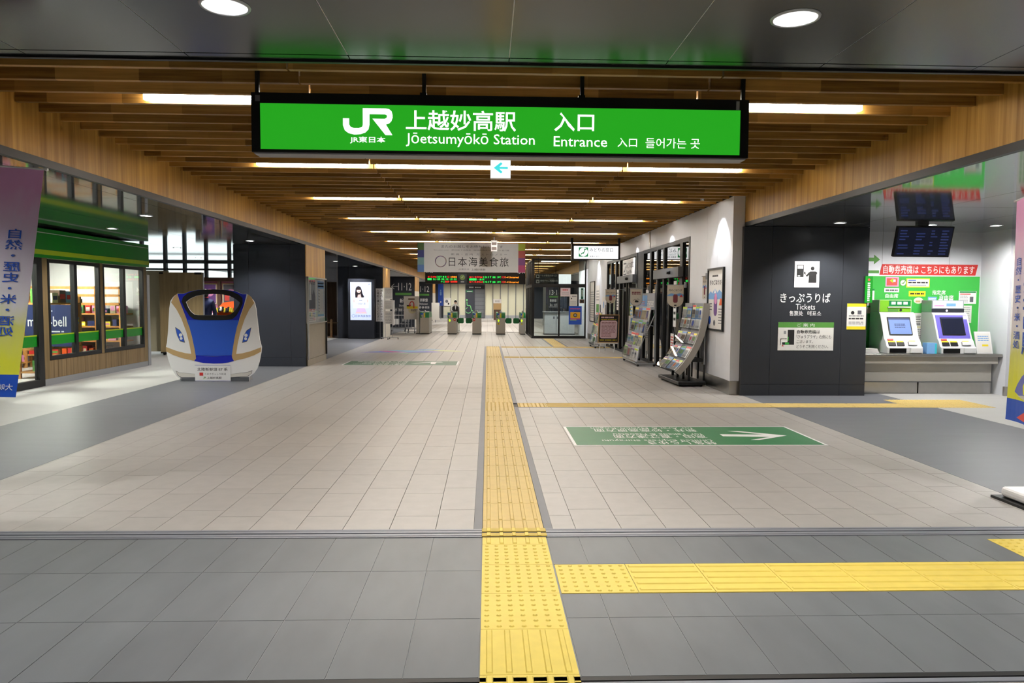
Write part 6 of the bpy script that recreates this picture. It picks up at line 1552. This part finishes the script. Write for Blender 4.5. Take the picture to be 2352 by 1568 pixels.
poster('glass_poster', 'pale pink notice with red writing high on the glass box', face_cam(2.81, GY + .035, 1.62), .38, .33, lambda m, F: (lines(m, F, .08, .3, .22, .28, 1, 'red', .7, 88), lines(m, F, .05, .33, .05, .18, 3, 'grey', .3, 91)), .003, 'pink_pale')
poster('glass_poster', 'white notice above the blue poster on the glass box', face_cam(3.16, GY + .035, 1.26), .3, .44, lambda m, F: (lines(m, F, .03, .27, .04, .18, 4, 'grey', .3, 92), m.poly(F, circle(.08, .28, .025, 10), 0, .001, 'ink'), lines(m, F, .1, .27, .34, .4, 1, 'ink_soft', .4, 93)), .003, 'paper')
poster('glass_poster', 'tiny brown picture card at the right edge of the glass box', face_cam(3.55, GY + .035, 1.36), .18, .15, lambda m, F: m.poly(F, circle(.09, .075, .04, 12), 0, .001, 'ink'), .003, 'brown')
poster('glass_poster', 'narrow dark green strip at the top right edge of the glass box', face_cam(3.60, GY + .035, 1.52), .1, .42, lambda m, F: lines(m, F, .03, .07, .1, .35, 6, 'white', .7, 89), .003, 'green_dk')
# dark wall with platform numbers behind the glass box
pr2 = far_pillar('wall_pillar_right_far', 39.5, 3.2, 4.2, 2.0, 'dark grey pillar with the platform numbers 13 and 14 seen through the glass box'); F = face_cam(3.28, 39.49, 1.5); m = MB()
m.text(F, '13·14', .12, .25, .72, .52, 'white', .004, .012); m.fbox(F, .1, .76, .10, .19, 0, .004, 'green_print'); m.text(F, '新幹線', .14, -.14, .5, .02, 'white', .004, .02); m.text(F, '富山・金沢方面', .14, -.36, .7, -.22, 'white', .004, .01); m.fbox(F, .1, .76, -.42, -.40, 0, .004, 'white'); m.build('platform_lettering', pr2)

# ================================================================ BEYOND THE GATES
EY = 56.0; ke = EY / 50.
def ez(Z): return 1.5 + (Z - 1.5) * ke
wf = struct('wall_far', 'far wall of pale lit panels and a dark doorway beyond the gates', (0, EY, 0))
MB().box(-9, 12, EY + .2, EY + .3, -.1, 3.4, 'charcoal').build('wall_core', wf)
edges = [-3.42, -2.85, -2.28, -1.70]
for a, b in zip(edges[:-1], edges[1:]): MB().box(a + .02, b - .02, EY + .08, EY + .12, .25, 3.3, 'far_panel').build('wall_panel', wf); 
edges = [-.2, .42, 1.0, 1.6, 2.2, 2.8, 3.4]
for a, b in zip(edges[:-1], edges[1:]): MB().box(a + .02, b - .02, EY + .08, EY + .12, .25, 3.3, 'far_panel').build('wall_panel', wf)
for x in (-3.42, -2.85, -2.28, -1.70, -.2, .42, 1.0, 1.6, 2.2, 2.8): MB().box(x - .025, x + .025, EY, EY + .12, 0, 3.3, 'grey_d').build('mullion', wf)
MB().box(-3.42, -1.7, EY + .05, EY + .16, 0, .25, 'grey').build('baseboard', wf); MB().box(-.2, 3.4, EY + .05, EY + .16, 0, .25, 'grey').build('baseboard', wf)
d4 = struct('door_4', 'dark grey doorway with a green wheelchair symbol beyond the gates', (-.95, EY, 0)); MB().box(-1.68, -1.0, EY + .1, EY + .15, 0, 2.25, 'charcoal').build('door_leaf', d4); MB().box(-1.68, -.22, EY, EY + .1, 2.28, 2.5, 'ink').build('door_header', d4)
for k in range(7): MB().box(-.98, -.24, EY + .1, EY + .15, .05 + .32 * k, .35 + .32 * k, 'grey_d').build('shutter_slat', d4)
F = face_cam(-1.68, EY + .095, 0); m = MB(); m.path([F.at(.08, 1.3, .01), F.at(.1, 1.0, .01), F.at(.35, .98, .01), F.at(.46, .55, .01), F.at(.56, .6, .01)], .03, 'green_line', 8); m.poly(F, circle(.08, 1.42, .07, 14), 0, .012, 'green_line')
m.path([F.at(.2 + .22 * math.cos(a), .62 + .22 * math.sin(a), .01) for a in [math.radians(110 + 20 * i) for i in range(12)]], .022, 'green_line', 8); m.fbox(F, .0, .55, 2.02, 2.16, 0, .01, 'green_gate'); lines(m, F.sub(0, 0, .01), .1, .5, 2.05, 2.13, 1, 'white', .6, 90)
lines(m, face_cam(-1.68, EY - .002, 2.28), .25, .6, .06, .17, 2, 'white', .5, 96); [m.poly(face_cam(-1.68, EY - .002, 2.28), circle(.78 + .16 * q, .115, .05, 12), 0, .004, 'white') for q in range(3)]; m.build('symbols', d4)
for k, x in enumerate((-1.65, -.15, 1.35)):
    t = thing('ring_lamp', 'round lit ring lamp at the ceiling beyond the gates, ' + ('the left of three', 'the middle of three', 'the right of three')[k], 'ceiling light', (x, 50, 2.9))
    for r, z in ((.55, 2.86), (.38, 2.93)): m = MB(); m.lathe((x, 50, z), [(r - .05, 0), (r, 0), (r, .05), (r - .05, .05), (r - .05, 0)], 'ring_glow', 30); m.build('ring', t)
    m = MB(); m.tube((x, 50, 2.9), (x, 50, 3.43), .012, 'grey'); m.tube((x - .5, 50, 2.93), (x + .5, 50, 2.93), .012, 'grey'); m.build('rod', t)
# cut-out figure board of a station worker
t = thing('standee', 'flat cut-out board of a figure in a black suit behind the ticket gates', 'cut-out board', (-1.5, 34.0, 0)); F = face_cam(-1.72, 34.0, 0)
out = [(.02, .0), (.02, .55), (.0, .8), (.03, 1.15), (.09, 1.22), (.15, 1.26), (.16, 1.42), (.22, 1.48), (.28, 1.42), (.29, 1.26), (.35, 1.22), (.41, 1.15), (.44, .8), (.42, .55), (.42, 0)]
m = MB(); m.poly(F, out, -.012, 0, 'white'); m.build('board', t); m = MB()
m.poly(F, [(.06, .6), (.05, .85), (.07, 1.12), (.18, 1.2), (.26, 1.2), (.37, 1.12), (.39, .85), (.38, .6)], 0, .002, 'ink'); m.poly(F, [(.18, 1.2), (.26, 1.2), (.22, .98)], .002, .003, 'white'); m.poly(F, circle(.22, 1.33, .065, 14), 0, .002, 'skin'); m.poly(F, [(.15, 1.34), (.29, 1.34), (.28, 1.42), (.22, 1.45), (.16, 1.42)], .002, .003, 'ink'); m.fbox(F, .14, .30, .72, .88, .002, .004, 'yellowprint'); m.fbox(F, .08, .36, .3, .55, 0, .002, 'grey'); m.build('print', t); MB().box(-1.7, -1.3, 34.0, 34.3, 0, .02, 'grey').build('foot', t)
t = thing('blue_banner', 'narrow bright blue upright banner on the far left pillar beyond the gates', 'banner', (-3.6, 53, 0)); MB().box(-3.62, -3.22, 53, 53.03, 1.0, 2.75, 'blue').build('cloth', t); F = face_cam(-3.62, 52.999, 1.0); m = MB(); m.poly(F, rrect(.14, .75, .26, 1.05, .05), 0, .002, 'blue_pale'); m.poly(F, circle(.2, 1.12, .05, 12), 0, .002, 'blue_pale'); m.poly(F, circle(.2, .27, .05, 12), 0, .002, 'white'); m.build('print', t)
MB().box(-3.44, -3.40, 53.03, 53.07, 0, 2.75, 'grey').build('pole', t)
t = thing('white_notice_board', 'plain white standing board beneath the blue banner beyond the gates', 'board', (-3.3, 46, 0)); MB().box(-3.55, -3.05, 46, 46.04, .15, 1.25, 'off_white').build('board', t); MB().box(-3.32, -3.28, 45.8, 46.25, 0, .16, 'grey').build('foot', t)
for k, (x, z) in enumerate(((-3.35, .95), (2.95, .85))): poster('wall_notice', ('small dark picture notice at the left end of the far wall', 'small dark picture notice at the right end of the far wall')[k], face_cam(x, EY - .01, z), .5, .62, lambda m, F: (m.poly(F, circle(.2, .36, .12, 12), 0, .002, 'ink_soft'), m.poly(F, rect(.28, .1, .4, .25), 0, .002, 'ink'), lines(m, F, .05, .45, .5, .58, 1, 'ink_soft', .4, 95)), .01, 'off_white')
t = thing('collection_box', 'brown and white collection stand in front of the far wall', 'stand', (.7, 52, 0)); MB().box(.45, .98, 52, 52.4, .0, .75, 'brown').build('cabinet', t); MB().box(.43, 1.0, 51.98, 52.42, .75, 1.2, 'gold').build('middle', t); MB().box(.42, 1.0, 51.97, 52.1, 1.2, 1.5, 'white').build('sign_card', t)
m = MB(); lines(m, face_cam(.42, 51.969, 1.2), .12, .46, .08, .22, 3, 'ink_soft', .4, 97); m.build('print', t)
# bare spots added to brighten the far hall and its pillar lettering
for k, (x, y) in enumerate(((-1.5, 45), (1.5, 45), (-1.5, 53), (1.5, 53), (-2.6, 53), (2.9, 53), (-3.2, 34.6), (-3.0, 45.6), (2.6, 35.5))): spot('far_fill_beam', (x, y, 3.05), 260, 140, .6, .08, (1, .98, .92), (0, .25, -1), ceil_w)
wallbox('wall_far_right', 12.4, 12.6, 12, 62, -.1, 3.2);
